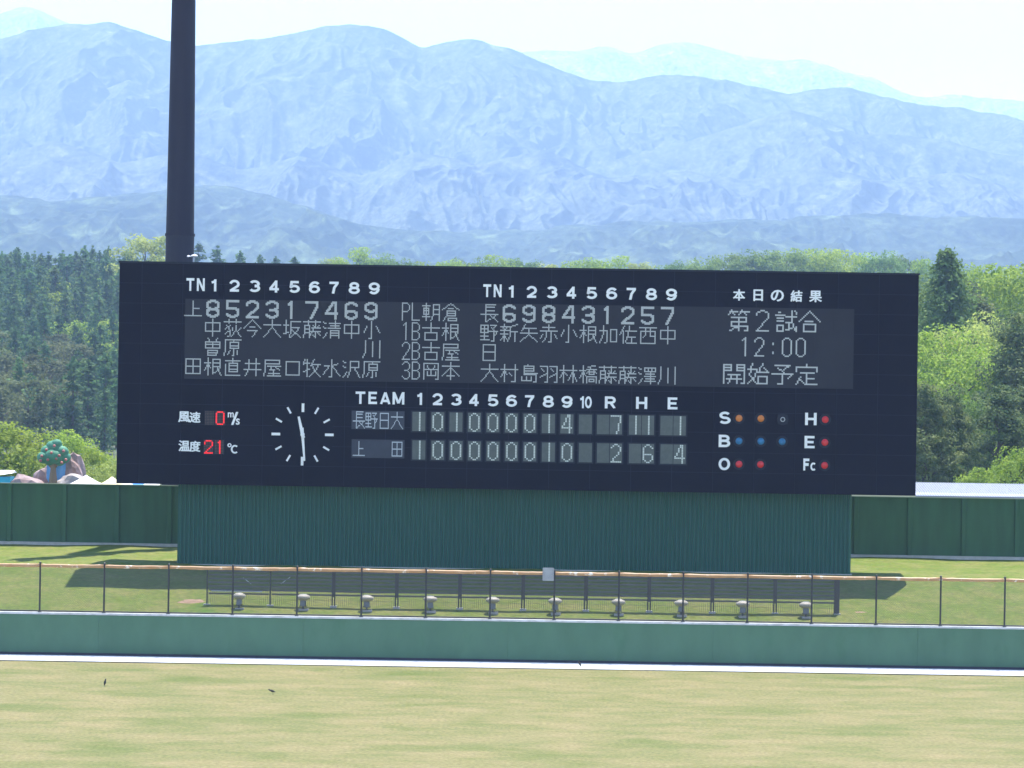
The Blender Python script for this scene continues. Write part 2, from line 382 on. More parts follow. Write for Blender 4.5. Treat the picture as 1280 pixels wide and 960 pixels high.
MB().box(BX0, BX1, YB, YB + 3.0, BZ0, BZ1).build('cabinet', M['seam'], board)
pm = MB(); rng = random.Random(4)
sx0, _ = bxz(228, 400); npx = 51.2 * PXM; npz = 25.6 * PXM
xe = [BX0 + .003] + [x for x in [sx0 + npx * k for k in range(-3, 30)] if BX0 + .3 < x < BX1 - .3] + [BX1 - .003]
ze = [BZ0 + .003 + (BZ1 - BZ0 - .006) * k / 11 for k in range(12)]
for i in range(len(xe) - 1):
    for j in range(len(ze) - 1):
        a, b, c, d = xe[i] + .009, xe[i + 1] - .009, ze[j] + .009, ze[j + 1] - .009
        t = [YB - .022 + rng.uniform(-.006, .006) for _ in range(4)]
        pm.add([(a, t[0], c), (b, t[1], c), (b, t[2], d), (a, t[3], d), (a, YB + .01, c), (b, YB + .01, c), (b, YB + .01, d), (a, YB + .01, d)],
               [(0, 1, 2, 3), (0, 4, 5, 1), (1, 5, 6, 2), (2, 6, 7, 3), (3, 7, 4, 0)])
pm.build('face_panel', M['navy'], board)
MB().box(BX0 - .04, BX1 + .04, YB - .06, YB + 3.06, BZ1, BZ1 + .07).build('top_flashing', M['celldark'], board)
# corrugated base
tx0, tx1 = at(222, 660, 160.3).x, at(1064, 660, 160.3).x
cl = MB(); x = tx0; pts = []
while x < tx1 - .18:
    pts += [(x, 160.35), (x + .08, 160.35), (x + .10, 160.28), (x + .16, 160.28)]; x += .18
pts.append((tx1, 160.34)); z0, z1 = 2.9, BZ0
n = len(pts)
cl.add([(a, b, z0) for a, b in pts] + [(a, b, z1) for a, b in pts], [(i, i + 1, n + i + 1, n + i) for i in range(n - 1)])
cl.build('cladding', M['tower'], board)
MB().box(tx0 + .004, tx1 - .004, 160.36, 162.2, z0, z1 - .003).build('base_core', M['tower'], board)
MB().box(tx0 - .05, tx1 + .05, 160.22, 162.2, 2.6, 3.2).build('plinth', M['concrete'], board)

# --- dot-matrix glyphs on a 15 x 15 grid, as strokes ("xyxyxy" in hex)
K = {'上': '717d 77c7 0ded', '中': '13d3da1a13 707e', '荻': '02e2 4043 a0a3 5518 25595d3e 591c 7779 e7c9 a5a96e a9ee',
     '今': '7007 70e7 5696 39b97e', '大': '04e4 70760e 76ee', '坂': '0444 202b 0b4a 61e1 61685e 66d6b96e 78ee',
     '藤': '01e1 4043 a0a3 14545e 141a0e 1757 1a5a 8495 d4c5 76e6 69e9 a46c b9ec aaae 8c9d', '清': '0122 0526 0e3a 52e2 a0a6 64d4 46e6 68d8de 686e 6ada 6cdc',
     '小': '707e5e 3419 b4e9', '曽': '3042 b0a2 13d3d81813 7378 15d5 3abaae3e3a 3cbc', '川': '20290e 818d e0ee', '原': '11e1 111a0e 8173 53c3c85853 56c6 898e7e 5a3d babd',
     '田': '11d1dd1d11 717d 17d7', '根': '0454 303e 350a 3558 71d1d777 74d4 717dab a7ee d8ba', '直': '12d2 7074 44b4bb4b44 46b6 49b9 151ede',
     '井': '14d4 09e9 41491e a0ae', '屋': '11d1d414 111a0e 36e6 765999 a7d9 4cdc 898e 3eee', '口': '22d2dd2d22', '牧': '1004 1353 303e 0a58 9065 84e4 d4a95e 75aaee',
     '水': '707e5e 15550c c385 86ed', '沢': '0122 0526 0e3a 61d1d666 61684e 96ee', '朝': '0262 303e 1454591914 1656 0b6b 91e1ee 919a7e 95e5 99e9',
     '倉': '7005 70e5 5494 46b6ba4a 464a1e 48b8 5cccce5e5c', '古': '04e4 7078 28c8ce2e28', '岡': '11d1debe 111e 4355 a395 26c6 767b 484bbbb8',
     '本': '03e3 707e 740b 74eb 4bab', '長': '40c0 404e8c 42b2 45b5 08e8 78ee c9ab', '野': '0161670701 0464 313d 0a6a 0d7d 81d1a4 93b5 76e6c9 b6be9e',
     '新': '3031 0272 2334 5344 0575 0868 363e 390d 395c e082 82896e 86e6 c6ce', '矢': '4015 33d3 07e7 73780e 78ee', '赤': '22c2 7075 05e5 555a2e 959e7e 280b c8eb',
     '加': '04646d4e 30360e 93e3ed9d93', '佐': '4007 343e 54e4 80775d 79d9 a9ae 6eee', '西': '01e1 14d4de1e14 515739 9198c8', '日': '21c1ce2e21 27c7',
     '村': '0454 303e 350a 3558 64e4 c0ce9e 7799', '島': '6051 31b1b535 33b3 3138 37e7 38d8debe 1a1d9d9a 5a5d', '羽': '01616e4e 1335 0a57 81e1eece 93b5 8ad7',
     '林': '0464 303e 350a 3568 74e4 b0be b57c b5ed', '橋': '0454 303e 350a 3558 d071 63e3 9266 b3e6 85c5c78785 69e9ee 696e 8bcbcd8d8b',
     '澤': '0122 0526 0e3a 51e1e45451 8184 b1b4 66d6 a4ae 58e8 6ada 5cec', '第': '2003 1161 3243 9073 81e1 b2c3 25c5c828 282bdbdebe 757e 7b1e',
     '試': '2131 0363 1555 1757 1a5a5e1e1a 74e4 b0b7ddeeeb d0e2 78a8 989d 7dbc', '合': '7007 70e7 4797 39b9be3e39',
     '開': '01515505 0353 010e e19195e5 93e3 e1eece 38b8 2bcb 585b3e 989e', '始': '30186e 64590e 0464 a076d6 b3e6 79d9de7e79', '予': '21c184 4386 07e7ba 777e4e',
     '定': '7072 0502e2e5 36c6 767d 7aca 390e 3b6eee'}
D = {'0': '2040626c4e2e0c0220', '1': '12303e', '2': '0302204062650e6e', '3': '0220406265472747696c4e2e0c', '4': '400a6a 505e', '5': '60000646686c4e2e0c',
     '6': '624020020c2e4e6c69472709', '7': '0060643e', '8': '2040626547270502 20 27090c2e4e6c6947'.replace(' 20 ', '20 '), '9': '0c2e4e6c6240200205274765',
     'P': '0e004062654707', 'L': '000e6e', 'B': '0e4e6c6947 0e00406265470747', ':': '3435 3b3c'}


def rast(s, sx=1.0, sy=1.0, ox=0, oy=0, brush=1):
    dots = set()
    for st in s.split():
        p = [(round(int(st[i], 16) * sx + ox), round(int(st[i + 1], 16) * sy + oy)) for i in range(0, len(st) - 1, 2)]
        for (a, b), (c, d) in zip(p, p[1:]):
            k = max(abs(c - a), abs(d - b), 1)
            for i in range(k + 1):
                x, y = round(a + (c - a) * i / k), round(b + (d - b) * i / k)
                for ex in range(brush):
                    for ey in range(brush): dots.add((x + ex, y + ey))
    return dots


def dots_into(mb, dots, cx, cz, px_, pz, cols, rows, y, r=.45, th=.012):
    """little raised square dots, centred on (cx, cz)"""
    for gx, gy in dots:
        x = cx + (gx - (cols - 1) / 2) * px_; z = cz - (gy - (rows - 1) / 2) * pz
        mb.box(x - r * px_, x + r * px_, y - th, y, z - r * pz, z + r * pz)


# --- big grey line-up display
def quad_mid(l, t, r, b):
    a, b_, c, d = at(l, t, YB), at(r, t + (r - l) * .0165, YB), at(l, b, YB), at(r, b + (r - l) * .0165, YB)
    return (a.x + c.x) / 2, (b_.x + d.x) / 2, (c.z + d.z) / 2, (a.z + b_.z) / 2


sl, sr, sb, st_ = quad_mid(231, 373, 1067, 473)
YS = YB - .05
screen = MB().box(sl, sr, YS, YB, sb, st_).build('lineup_display', M['screen'], board)
mods = MB(); ncol = 34; nrow = 4
for i in range(ncol):
    for j in range(nrow):
        a = sl + (sr - sl) * i / ncol; b = sl + (sr - sl) * (i + 1) / ncol; c = sb + (st_ - sb) * j / nrow; d = sb + (st_ - sb) * (j + 1) / nrow
        mods.box(a + .006, b - .006, YS - .006 - rng.random() * .003, YS + .001, c + .006, d - .006)
mods.build('display_module', M['screen'], screen)
YT = YS - .010
PW = 24.75 * PXM


def character(dots, cx, cz, w, h, cols, r, m='dotgrey'):
    mb = MB(); dots_into(mb, dots, cx, cz, w / 15 * PXM, h / 15 * PXM, cols, 15, YT, r); return mb.build('display_character', M[m], screen)


def text_line(px, py, text, step, w=22.3, h=22.6, thick=False):
    x0, z0 = bxz(px, py)
    for i, ch in enumerate(text):
        cx = x0 + i * step * PXM
        if ch == ' ': continue
        if ch in K: character(rast(K[ch]), cx, z0, w, h, 15, .5 if thick else .46)
        elif thick: character(rast(D[ch], 1.35, 1), cx, z0, w, h, 9, .5)
        else: character(rast(D[ch], 1.5, .93, 0, 0, 2), cx, z0, w, h, 11, .48)


def half_line(px, py, latin, step, w, h):
    x0, z0 = bxz(px, py)
    for i, ch in enumerate(latin): character(rast(D[ch], .95), x0 + i * step * PXM, z0, w, h, 7, .46)


text_line(241.5, 385.5, '上852317469', 24.7); text_line(266, 409.5, '中荻今大坂藤清中小', 24.8)
text_line(266, 433.5, '曽原      川', 24.8); text_line(241.5, 457.8, '田根直井屋口牧水沢原', 24.75)
for py, lat, kan in ((389.5, 'PL', '朝倉'), (414, '1B', '古根'), (438.6, '2B', '古屋'), (463, '3B', '岡本')):
    half_line(507.5, py, lat, 12.3, 22, 22.6); text_line(538.8, py + .4, kan, 24.6)
text_line(611.8, 391.5, '長698431257', 24.7); text_line(611.5, 415.7, '野新矢赤小根加佐西中', 24.8)
text_line(611.5, 440, '日', 24); text_line(612, 466, '大村島羽林橋藤藤澤川', 24.6)
text_line(923.5, 400.5, '第2試合', 29.5, 27.5, 27, thick=True)
for i, ch in enumerate('12:00'):
    x0, z0 = bxz(932.5 + i * 17.3, 433.4 + i * .25); character(rast(D[ch], 1.05), x0, z0, 27, 24, 8, .5)
text_line(917.5, 466.6, '開始予定', 30.2, 27.5, 26.5, thick=True)

# --- painted lettering: bold strokes for the latin letters and numerals, doubled font outlines for the rest
def arc(cx, cy, rx, ry, a0, a1, n=16): return [(cx + rx * math.cos(R(a0 + (a1 - a0) * i / n)), cy + ry * math.sin(R(a0 + (a1 - a0) * i / n))) for i in range(n + 1)]


SIX = [arc(.4, .34, .29, .24, 0, 360, 24), arc(.43, .5, .32, .4, 178, 42)]
STEM = [(.1, 0), (.1, 1)]
G = {'0': [arc(.4, .5, .28, .4, 0, 360, 28)], '1': [[(.44, 0), (.44, 1)], [(.14, .75), (.33, .78), (.42, .9)]],
     '2': [arc(.4, .63, .29, .27, 172, -35) + [(.13, .1)], [(.06, .1), (.74, .1)]], '3': [arc(.38, .69, .26, .21, 155, -88), arc(.38, .32, .29, .22, 88, -155)],
     '4': [[(.56, 0), (.56, 1)], [(.56, .93), (.1, .3)], [(.04, .28), (.78, .28)]], '5': [[(.70, .9), (.2, .9), (.15, .50)] + arc(.39, .34, .30, .24, 140, -155)],
     '6': SIX, '7': [[(.05, .9), (.74, .9)], [(.66, .88), (.42, .5), (.33, 0)]], '8': [arc(.4, .70, .25, .20, 0, 360, 22), arc(.4, .31, .30, .21, 0, 360, 24)],
     '9': [[(.8 - x, 1 - y) for x, y in p] for p in SIX], 'T': [[(.4, 0), (.4, .9)], [(0, .9), (.8, .9)]], 'N': [STEM, [(.7, 0), (.7, 1)], [(.13, .95), (.67, .05)]],
     'E': [STEM, [(.1, .9), (.7, .9)], [(.1, .5), (.64, .5)], [(.1, .1), (.72, .1)]], 'A': [[(.08, 0), (.42, .95)], [(.42, .95), (.76, 0)], [(.2, .27), (.64, .27)]],
     'M': [STEM, [(.88, 0), (.88, 1)], [(.13, .93), (.49, .1)], [(.49, .1), (.85, .93)]], 'R': [STEM, [(.1, .9), (.44, .9)] + arc(.46, .69, .22, .21, 90, -90) + [(.1, .48)], [(.42, .46), (.70, 0)]],
     'H': [STEM, [(.7, 0), (.7, 1)], [(.1, .5), (.7, .5)]], 'S': [arc(.4, .70, .28, .20, 25, 262) + arc(.4, .30, .30, .20, 82, -155)],
     'B': [STEM, [(.1, .9), (.42, .9)] + arc(.44, .71, .21, .19, 90, -90) + [(.1, .52)], [(.1, .51), (.44, .51)] + arc(.46, .305, .24, .205, 90, -90) + [(.1, .1)]],
     'O': [arc(.43, .5, .33, .4, 0, 360, 30)], 'F': [STEM, [(.1, .9), (.7, .9)], [(.1, .5), (.62, .5)]], 'C': [arc(.43, .5, .33, .4, 48, 312, 24)], 'c': [arc(.43, .5, .33, .4, 48, 312, 24)]}


def letters(text, px, py, hpx, wpx, gap=.16, hw=.098, m='white', name='lettering'):
    """bold raised letters, hpx high and wpx wide in photo pixels, centred on a spot of the face"""
    wd = [max(x for p in G[c] for x, _ in p) + hw for c in text]; tot = sum(wd) + gap * (len(text) - 1)
    x0, z0 = bxz(px, py); sx_, sz_ = wpx * PXM / tot, hpx * PXM; ox = 0; mb = MB(); lay = 0
    for c, w in zip(text, wd):
        for p in G[c]:
            lay += 1; y = YB - .036 - .002 * (lay % 4); n = len(p); closed = abs(p[0][0] - p[-1][0]) + abs(p[0][1] - p[-1][1]) < 1e-6; vs = []
            for i in range(n):
                a = Vector(p[i - 1]) if i else (Vector(p[-2]) if closed else None); b = Vector(p[i]); d = Vector(p[i + 1]) if i < n - 1 else (Vector(p[1]) if closed else None)
                t1 = (b - a).normalized() if a is not None else None; t2 = (d - b).normalized() if d is not None else None
                t = ((t1 or t2) + (t2 or t1)).normalized(); nn = Vector((-t.y, t.x)); k = hw / max(.6, nn.dot(Vector((-(t1 or t2).y, (t1 or t2).x))))
                for sg in (1, -1):
                    q = b + nn * k * sg; vs.append((x0 + (ox + q.x - tot / 2) * sx_, z0 + (min(max(q.y, 0), 1) - .5) * sz_))
            V3 = [(x, y, z) for x, z in vs] + [(x, YB - .02, z) for x, z in vs]; k = len(vs); fs = []
            for i in range(n - 1):
                a, b, c_, d = 2 * i, 2 * i + 1, 2 * i + 3, 2 * i + 2
                fs += [(a, b, c_, d), (a, d, d + k, a + k), (b, b + k, c_ + k, c_)]
            if not closed: fs += [(0, k, k + 1, 1), (k - 2, k - 1, 2 * k - 1, 2 * k - 2)]
            mb.add(V3, fs)
        ox += w + gap
    return mb.build(name, M[m], board)


def glyphs(text, px, py, hpx, parent, m='white', wx=1.0, bold=.03, name='lettering', y=YB - .03, depth=.012):
    """raised characters centred on a spot of the face; hpx = height in photo pixels; a second copy beside the first makes them bold"""
    cu = bpy.data.curves.new(name, 'FONT'); cu.body = text; cu.size = 1; cu.offset = .006; cu.extrude = depth
    cu.align_x = 'CENTER'; cu.resolution_u = 3
    t = bpy.data.objects.new(name, cu); COL.objects.link(t)
    bpy.context.view_layer.update()
    dg = bpy.context.evaluated_depsgraph_get(); me = bpy.data.meshes.new_from_object(t.evaluated_get(dg))
    bpy.data.objects.remove(t); bpy.data.curves.remove(cu)
    co = np.array([v.co[:] for v in me.vertices]); fs = [tuple(p.vertices) for p in me.polygons]; bpy.data.meshes.remove(me)
    lo, hi = co.min(0), co.max(0); s = hpx * PXM / (hi[1] - lo[1]); x0, z0 = bxz(px, py); mb = MB()
    for k, (dx, dz) in enumerate(((-1, 0), (1, 0), (0, .7), (0, -.7))):
        mb.add([(x0 + (c[0] - (lo[0] + hi[0]) / 2 + dx * bold * .5) * s * wx, y - c[2] - depth - .002 * k, z0 + (c[1] - (lo[1] + hi[1]) / 2 + dz * bold * .5) * s) for c in co], fs)
    return mb.build(name, M[m], parent)


for bx, by, st0 in ((244.5, 355.7, 266.5), (615.5, 363.4, 638)):
    letters('TN', bx, by, 16, 23)
    for i in range(9): letters(str(i + 1), st0 + (i * 24.9 if i else 0) + (2 if i else 0), by + 1.0 + i * .48, 15, 14 if i else 8)
for i, ch in enumerate('本日の結果'): glyphs(ch, 923.8 + i * 23.9, 368.6 + i * .5, 14, board, wx=1.02, bold=.05)
letters('TEAM', 475, 497.5, 15.5, 61)
CX = [523.6, 547.2, 570, 593, 616.2, 639.3, 662.3, 685.4, 708.6, 731.7]
for i, x in enumerate(CX): letters(str(i + 1), x, 498.6 + i * .47, 15, (14 if i < 9 else 16) if i else 8, gap=.1)
for ch, x in (('R', 763), ('H', 802), ('E', 841.5)): letters(ch, x, 503 + (x - 763) * .016, 15, 14)
for t, px, py in (('風', 230.3, 521), ('速', 243.8, 521.6), ('温', 230.3, 557.3), ('度', 243.8, 557.9)): glyphs(t, px, py, 13.2, board, bold=.05)
glyphs('m', 288.6, 518.6, 6, board, wx=.85); glyphs('s', 297.4, 527, 7.6, board, wx=.9); glyphs('/', 293.5, 523, 16, board, wx=1.3, bold=.02)
glyphs('°', 287, 556.5, 5, board, bold=.02); letters('C', 293, 561.5, 11, 9, hw=.09)
for t, px, py in (('S', 906, 522.2), ('B', 905.5, 551.2), ('O', 905.3, 580), ('H', 1013.5, 523.7), ('E', 1012.8, 552.6)): letters(t, px, py, 15.5, 14.5)
letters('F', 1008.5, 580.6, 15, 8.5, hw=.12); letters('c', 1016.3, 583.2, 10, 6.5, hw=.12)

# --- score cells
def cell(px, py, w, h, text, nd, m='cellgrey', gap=0):
    x0, z0 = bxz(px, py); a, b = w * PXM / 2, h * PXM / 2
    c = MB().box(x0 - a - .05, x0 + a + .05, YB - .055, YB, z0 - b - .06, z0 + b + .05).build('score_cell', M['celldark'], board)
    f = MB(); sw = 2 * a / nd
    for k in range(nd): f.box(x0 - a + k * sw + .012, x0 - a + (k + 1) * sw - .012, YB - .064, YB - .054, z0 - b, z0 + b)
    f.build('cell_face', M[m], c)
    d = MB(); t = text.rjust(nd)
    for k, ch in enumerate(t):
        if ch != ' ':
            dots_into(d, rast(D[ch] if ch != '1' else '404e', .84, 11 / 14), x0 - a + (k + .5) * sw, z0, .074, .0655, 6, 12, YB - .064, .40)
    if d.v: d.build('score_digit', M['dotpale'], c)
    return c


for row, y0, inn, tot in ((0, 526.8, '101000014 ', ('7', '11', '1')), (1, 562.4, '100000010 ', ('2', '6', '4'))):
    for i, x in enumerate(CX): cell(x, y0 + (x - 523) * .0165, 17, 24, inn[i] if inn[i] != ' ' else '', 1)
    for t, x, w in zip(tot, (761.8, 801.8, 841.3), (32, 32, 32.5)): cell(x, y0 + (x - 523) * .0165, w, 24.3, t, 2)
for y0, txt in ((525.2, '長野日大'), (561, '上  田')):
    x0, z0 = bxz(472.5, y0); a, b = 33 * PXM, 11.5 * PXM
    c = MB().box(x0 - a, x0 + a, YB - .055, YB, z0 - b, z0 + b).build('team_name_cell', M['name_cell'], board)
    mb = MB()
    for i, ch in enumerate(txt):
        if ch != ' ': dots_into(mb, rast(K[ch]), x0 + (i - 1.5) * 15.9 * PXM, z0, 15.2 / 15 * PXM, 21.5 / 15 * PXM, 15, 15, YB - .056, .46)
    mb.build('team_name', M['dotname'], c)
# --- red wind and temperature digits
for px, py, ch in ((262, 522.4, ''), (275.3, 522.6, '0'), (260.8, 558.6, '2'), (274, 558.8, '1')):
    x0, z0 = bxz(px, py); a, b = 6.5 * PXM, 9.2 * PXM
    c = MB().box(x0 - a, x0 + a, YB - .05, YB, z0 - b, z0 + b).build('weather_cell', M['celldark'], board)
    on = rast(D[ch], 5 / 6, 8 / 14) if ch else set()
    if ch == '1': on = {(3, k) for k in range(9)} | {(2, 1)}
    off = {(i, j) for i in range(6) for j in range(9)} - on
    p = MB(); dots_into(p, off, x0, z0, .062, .063, 6, 9, YB - .05, .28); p.build('unlit_dots', M['off_dot'], c)
    if on: p = MB(); dots_into(p, on, x0, z0, .062, .063, 6, 9, YB - .05, .40, .02); p.build('lit_digit', M['red_dot'], c)
# --- count lamps
def dome(mb, x, y, z, r, depth):
    mb.lathe([(r, 0), (r * .97, depth * .35), (r * .8, depth * .7), (r * .45, depth * .93), (.01, depth)], (x, y, z), 14, (0, -1, 0))


for px, py, m in [(923.7, 522.8, 'lamp_orange'), (951, 523.2, 'lamp_orange'), (923.7, 551.3, 'lamp_blue'), (951, 551.7, 'lamp_blue'), (977.6, 552.1, 'lamp_blue'),
                  (923.7, 580.2, 'lamp_red'), (950.5, 580.6, 'lamp_red'), (1031.5, 524.5, 'lamp_red'), (1031, 553, 'lamp_red'), (1030.6, 581.7, 'lamp_red'), (978.3, 524.3, None)]:
    x0, z0 = bxz(px, py)
    h = MB(); h.lathe([(.24, 0), (.24, .05), (.2, .05), (.2, .02)], (x0, YB - .01, z0), 18, (0, -1, 0)); c = h.build('lamp_hood', M['celldark'], board)
    if m:
        d = MB(); dome(d, x0, YB - .035, z0, .145, .06); d.build('lamp_lens', M[m], c, True)
    else:
        MB().box(x0 - .2, x0 + .2, YB - .07, YB - .02, z0 - .2, z0 + .2).build('lamp_plate', M['celldark'], c)
        r = MB(); k = 16
        for i in range(k):
            a1, a2 = 2 * math.pi * i / k, 2 * math.pi * (i + 1) / k
            r.tube((x0 + .085 * math.cos(a1), YB - .075, z0 + .085 * math.sin(a1)), (x0 + .085 * math.cos(a2), YB - .075, z0 + .085 * math.sin(a2)), .02, n=6)
        r.build('lamp_ring', M['dotgrey'], c)
# --- clock
kx, kz = bxz(378.3, 543); clock = MB().lathe([(1.32, 0), (1.32, .02)], (kx, YB - .015, kz), 40, (0, -1, 0)).build('clock', M['navy'], board)
def bar(name, a, r0, r1, w0, w1, y, m='white', par=clock):
    s, c = math.sin(a), math.cos(a); q = MB(); vs = []
    for yy in (y - .02, y):
        for r, w in ((r0, w0), (r1, w1)):
            for sg in (-1, 1): vs.append((kx + s * r + sg * c * w, yy, kz + c * r - sg * s * w))
    q.add(vs, [(0, 2, 3, 1), (4, 5, 7, 6), (0, 1, 5, 4), (2, 6, 7, 3), (0, 4, 6, 2), (1, 3, 7, 5)]); return q.build(name, M[m], par)
for i in range(12): bar('hour_mark', i * math.pi / 6, .93 if i % 3 == 0 else 1.0, 1.29, .055 if i % 3 == 0 else .04, .055 if i % 3 == 0 else .04, YB - .04)
bar('minute_hand', R(175), -.28, 1.10, .065, .035, YB - .075); bar('hour_hand', R(-13), -.15, .76, .075, .045, YB - .10)
MB().lathe([(.09, 0), (.09, .03), (.04, .045)], (kx, YB - .1, kz), 14, (0, -1, 0)).build('clock_hub', M['white'], clock)
# --- anemometer on the top edge
ax_, az_ = at(242, 327, YB + 1).x, BZ1 + .07
an = MB().tube((ax_, YB + 1, az_), (ax_, YB + 1, az_ + .24), .035, n=8).build('anemometer', M['pale_metal'], board)
hd = MB(); hd.lathe([(.03, 0), (.12, .02), (.15, .06), (.1, .1), (.02, .11)], (ax_ + .03, YB + 1, az_ + .24), 12); hd.tube((ax_, YB + 1, az_ + .28), (ax_ - .22, YB + 1, az_ + .27), .03, n=6)
hd.lathe([(.02, -.04), (.07, 0), (.02, .05)], (ax_ - .22, YB + 1, az_ + .27), 8); hd.build('wind_cup', M['white'], an)

# ------------------------------------------------------------------ light tower
PXb, PYb = at(224.5, 320, 173).x, 173
tower = thing('floodlight_tower', 'tall dark steel floodlight mast rising behind the left end of the scoreboard', 'light tower', (PXb, PYb, 3.3))
zj = at(224, 292, PYb).z
MB().lathe([(.66, 3.0), (.645, zj - .12)], (PXb, PYb, 0), 28).build('pole_base', M['pole_low'], tower, True)
MB().lathe([(.68, zj - .12), (.68, zj)], (PXb, PYb, 0), 28).build('flange', M['pole'], tower)
MB().lathe([(.635, zj), (.535, 28.5), (.50, 32.6)], (PXb, PYb, 0), 28).build('pole', M['pole'], tower, True)
rd = Vector((-6.5, -6.6, 0)).normalized(); rn = Vector((rd.y, -rd.x, 0))
if rn.y > 0: rn = -rn
rk = MB()
for zz in (29.8, 30.9, 32.0): rk.tube(Vector((PXb, PYb, zz)) - rd * 4.4 + rn * .7, Vector((PXb, PYb, zz)) + rd * 4.4 + rn * .7, .12)
for s in (-4.2, -1.4, 1.4, 4.2): rk.tube(Vector((PXb, PYb, 29.4)) + rd * s + rn * .7, Vector((PXb, PYb, 32.4)) + rd * s + rn * .7, .09)
rk.build('lamp_rack', M['pole'], tower)
for zz in (29.8, 30.9, 32.0):
    for k in range(8):
        p = Vector((PXb, PYb, zz)) + rd * (-3.85 + k * 1.1) + rn * .8
        MB().lathe([(.18, 0), (.24, .2), (.46, .45), (.46, .5)], p, 14, rn - Vector((0, 0, .5))).build('flood_lamp', M['steel'], tower)

# ------------------------------------------------------------------ outfield wall and its fence
xw0, xw1 = -24, 24
wall = thing('outfield_wall', 'long padded green outfield wall along the white warning track', 'wall', (0, 150, 0))
zt = 1.60
pn = MB(); x = xw0
while x < xw1 - .1: pn.box(x + .0015, x + 7.9985, 150, 150.35, .12, zt - .004); x += 8.0
bevel(pn.build('wall_panel', M['wall_green'], wall), .003, 1)
MB().box(xw0, xw1, 149.97, 150.33, -.05, .12).build('base_strip', M['strip_dark'], wall)  # plain dark strip along the foot of the wall
MB().box(xw0, xw1, 149.97, 150.40, zt, zt + .075).build('coping', M['coping'], wall)
fence = thing('chain_link_fence', 'chain link fence with worn tan padded top rail on the green outfield wall', 'fence', (0, 150.2, zt + .08))
fz0, fz1 = zt + .075, 3.50
fp = [at(p, 740, 150.2).x for p in (50, 130.3, 210.8, 291, 371.4, 452, 532.5, 612.8, 693, 773.6, 854, 934.5, 1014.8, 1095.3, 1175.8, 1256)]
st = (fp[-1] - fp[0]) / 15; fp = [fp[0] - st * 2, fp[0] - st] + fp + [fp[-1] + st, fp[-1] + 2 * st]
for x in fp:
    p = MB(); p.tube((x, 150.2, fz0), (x, 150.2, fz1 + .09), .036, n=8); p.lathe([(.05, 0), (.045, .04), (.01, .06)], (x, 150.2, fz1 + .085), 8); p.box(x - .07, x + .07, 150.13, 150.27, fz0, fz0 + .03)
    p.build('fence_post', M['post'], fence)
rng = random.Random(8)
for a, b in zip(fp, fp[1:]):
    r = MB(); n = 12
    prof = [(rng.uniform(-.012, .012), rng.uniform(.054, .066)) for _ in range(n + 1)]
    ring = 12; vs = []; fs = []
    for k in range(n + 1):
        dz, rr = prof[k]; sag = -.012 * math.sin(math.pi * k / n)
        for i in range(ring):
            t = 2 * math.pi * i / ring; vs.append((a + .03 + (b - a - .06) * k / n, 150.2 + rr * math.cos(t), fz1 + dz * .4 + sag + rr * 1.1 * math.sin(t)))
    for k in range(n):
        for i in range(ring): fs.append((k * ring + i, k * ring + (i + 1) % ring, (k + 1) * ring + (i + 1) % ring, (k + 1) * ring + i))
    fs += [tuple(range(ring)), tuple(range(n * ring, (n + 1) * ring))[::-1]]
    r.add(vs, fs).build('padded_rail', M['pad'], fence, True)
    m_ = MB(); h = fz1 - .08 - fz0 - .03; w = b - a; s = .065; hw = .0036
    k = -int(h / s) - 1
    while k * s < w:
        for sg in (1, -1):
            x0 = k * s if sg == 1 else k * s + h
            t0, t1 = 0.0, h
            if sg == 1:
                if x0 < 0: t0 = -x0
                if x0 + h > w: t1 = w - x0
            else:
                if x0 > w: t0 = x0 - w
                if x0 - h < 0: t1 = x0
            if t1 - t0 > .02:
                p0 = (a + x0 + sg * t0, fz0 + .03 + t0); p1 = (a + x0 + sg * t1, fz0 + .03 + t1)
                y = 150.2 + (.003 if sg == 1 else -.003)
                m_.add([(p0[0] - hw * 1.4, y, p0[1]), (p0[0] + hw * 1.4, y, p0[1]), (p1[0] + hw * 1.4, y, p1[1]), (p1[0] - hw * 1.4, y, p1[1])], [(0, 1, 2, 3)])
        k += 1
    m_.build('chain_link_mesh', M['wire'], fence)
MB().tube((fp[0], 150.2, fz0 + .045), (fp[-1], 150.2, fz0 + .045), .03, n=8).build('bottom_rail', M['post'], fence)
# small pale notice on the fence
sx, sz = at(686, 717.5, 150.05).x, at(686, 717.5, 150.05).z
sg = thing('notice_board', 'small pale grey notice panel fixed across the padded top rail of the fence', 'sign', (sx, 150.05, sz))
bevel(MB().box(sx - .245, sx + .2, 150.06, 150.09, sz - .27, sz + .25).build('panel', M['notice'], sg), .02)
MB().box(sx - .05, sx - .02, 150.09, 150.12, sz - .2, sz + .2).build('bracket', M['post'], sg)

# ------------------------------------------------------------------ slatted screen behind the fence
YG = 152.6
screen_f = thing('slat_fence', 'low dark fence of horizontal slats on posts behind the chain link fence', 'fence', (0, YG, berm_z(YG)))
gp = [at(p, 740, YG).x for p in (259, 338, 417, 496, 575, 654, 732.5, 811.5, 890.5, 969, 1047)]
gz0 = berm_z(YG); gz1 = 3.32
for i, x in enumerate(gp):
    p = MB()
    for s in ((-.05, .05) if i >= 2 else (0,)): p.tube((x + s, YG, gz0 - .2), (x + s, YG, gz1), .03, n=8)
    if i >= 2: p.box(x - .07, x + .07, YG - .03, YG + .03, gz1 - 1.0, gz1)
    if i == 10: p.box(x - .14, x + .06, YG - .05, YG + .05, gz0 - .1, gz1)
    o = p.build('post', M['post'], screen_f)
    MB().box(x - .13, x + .13, YG - .13, YG + .13, gz0 - .25, gz0 + .05).build('foot_block', M['concrete'], o)
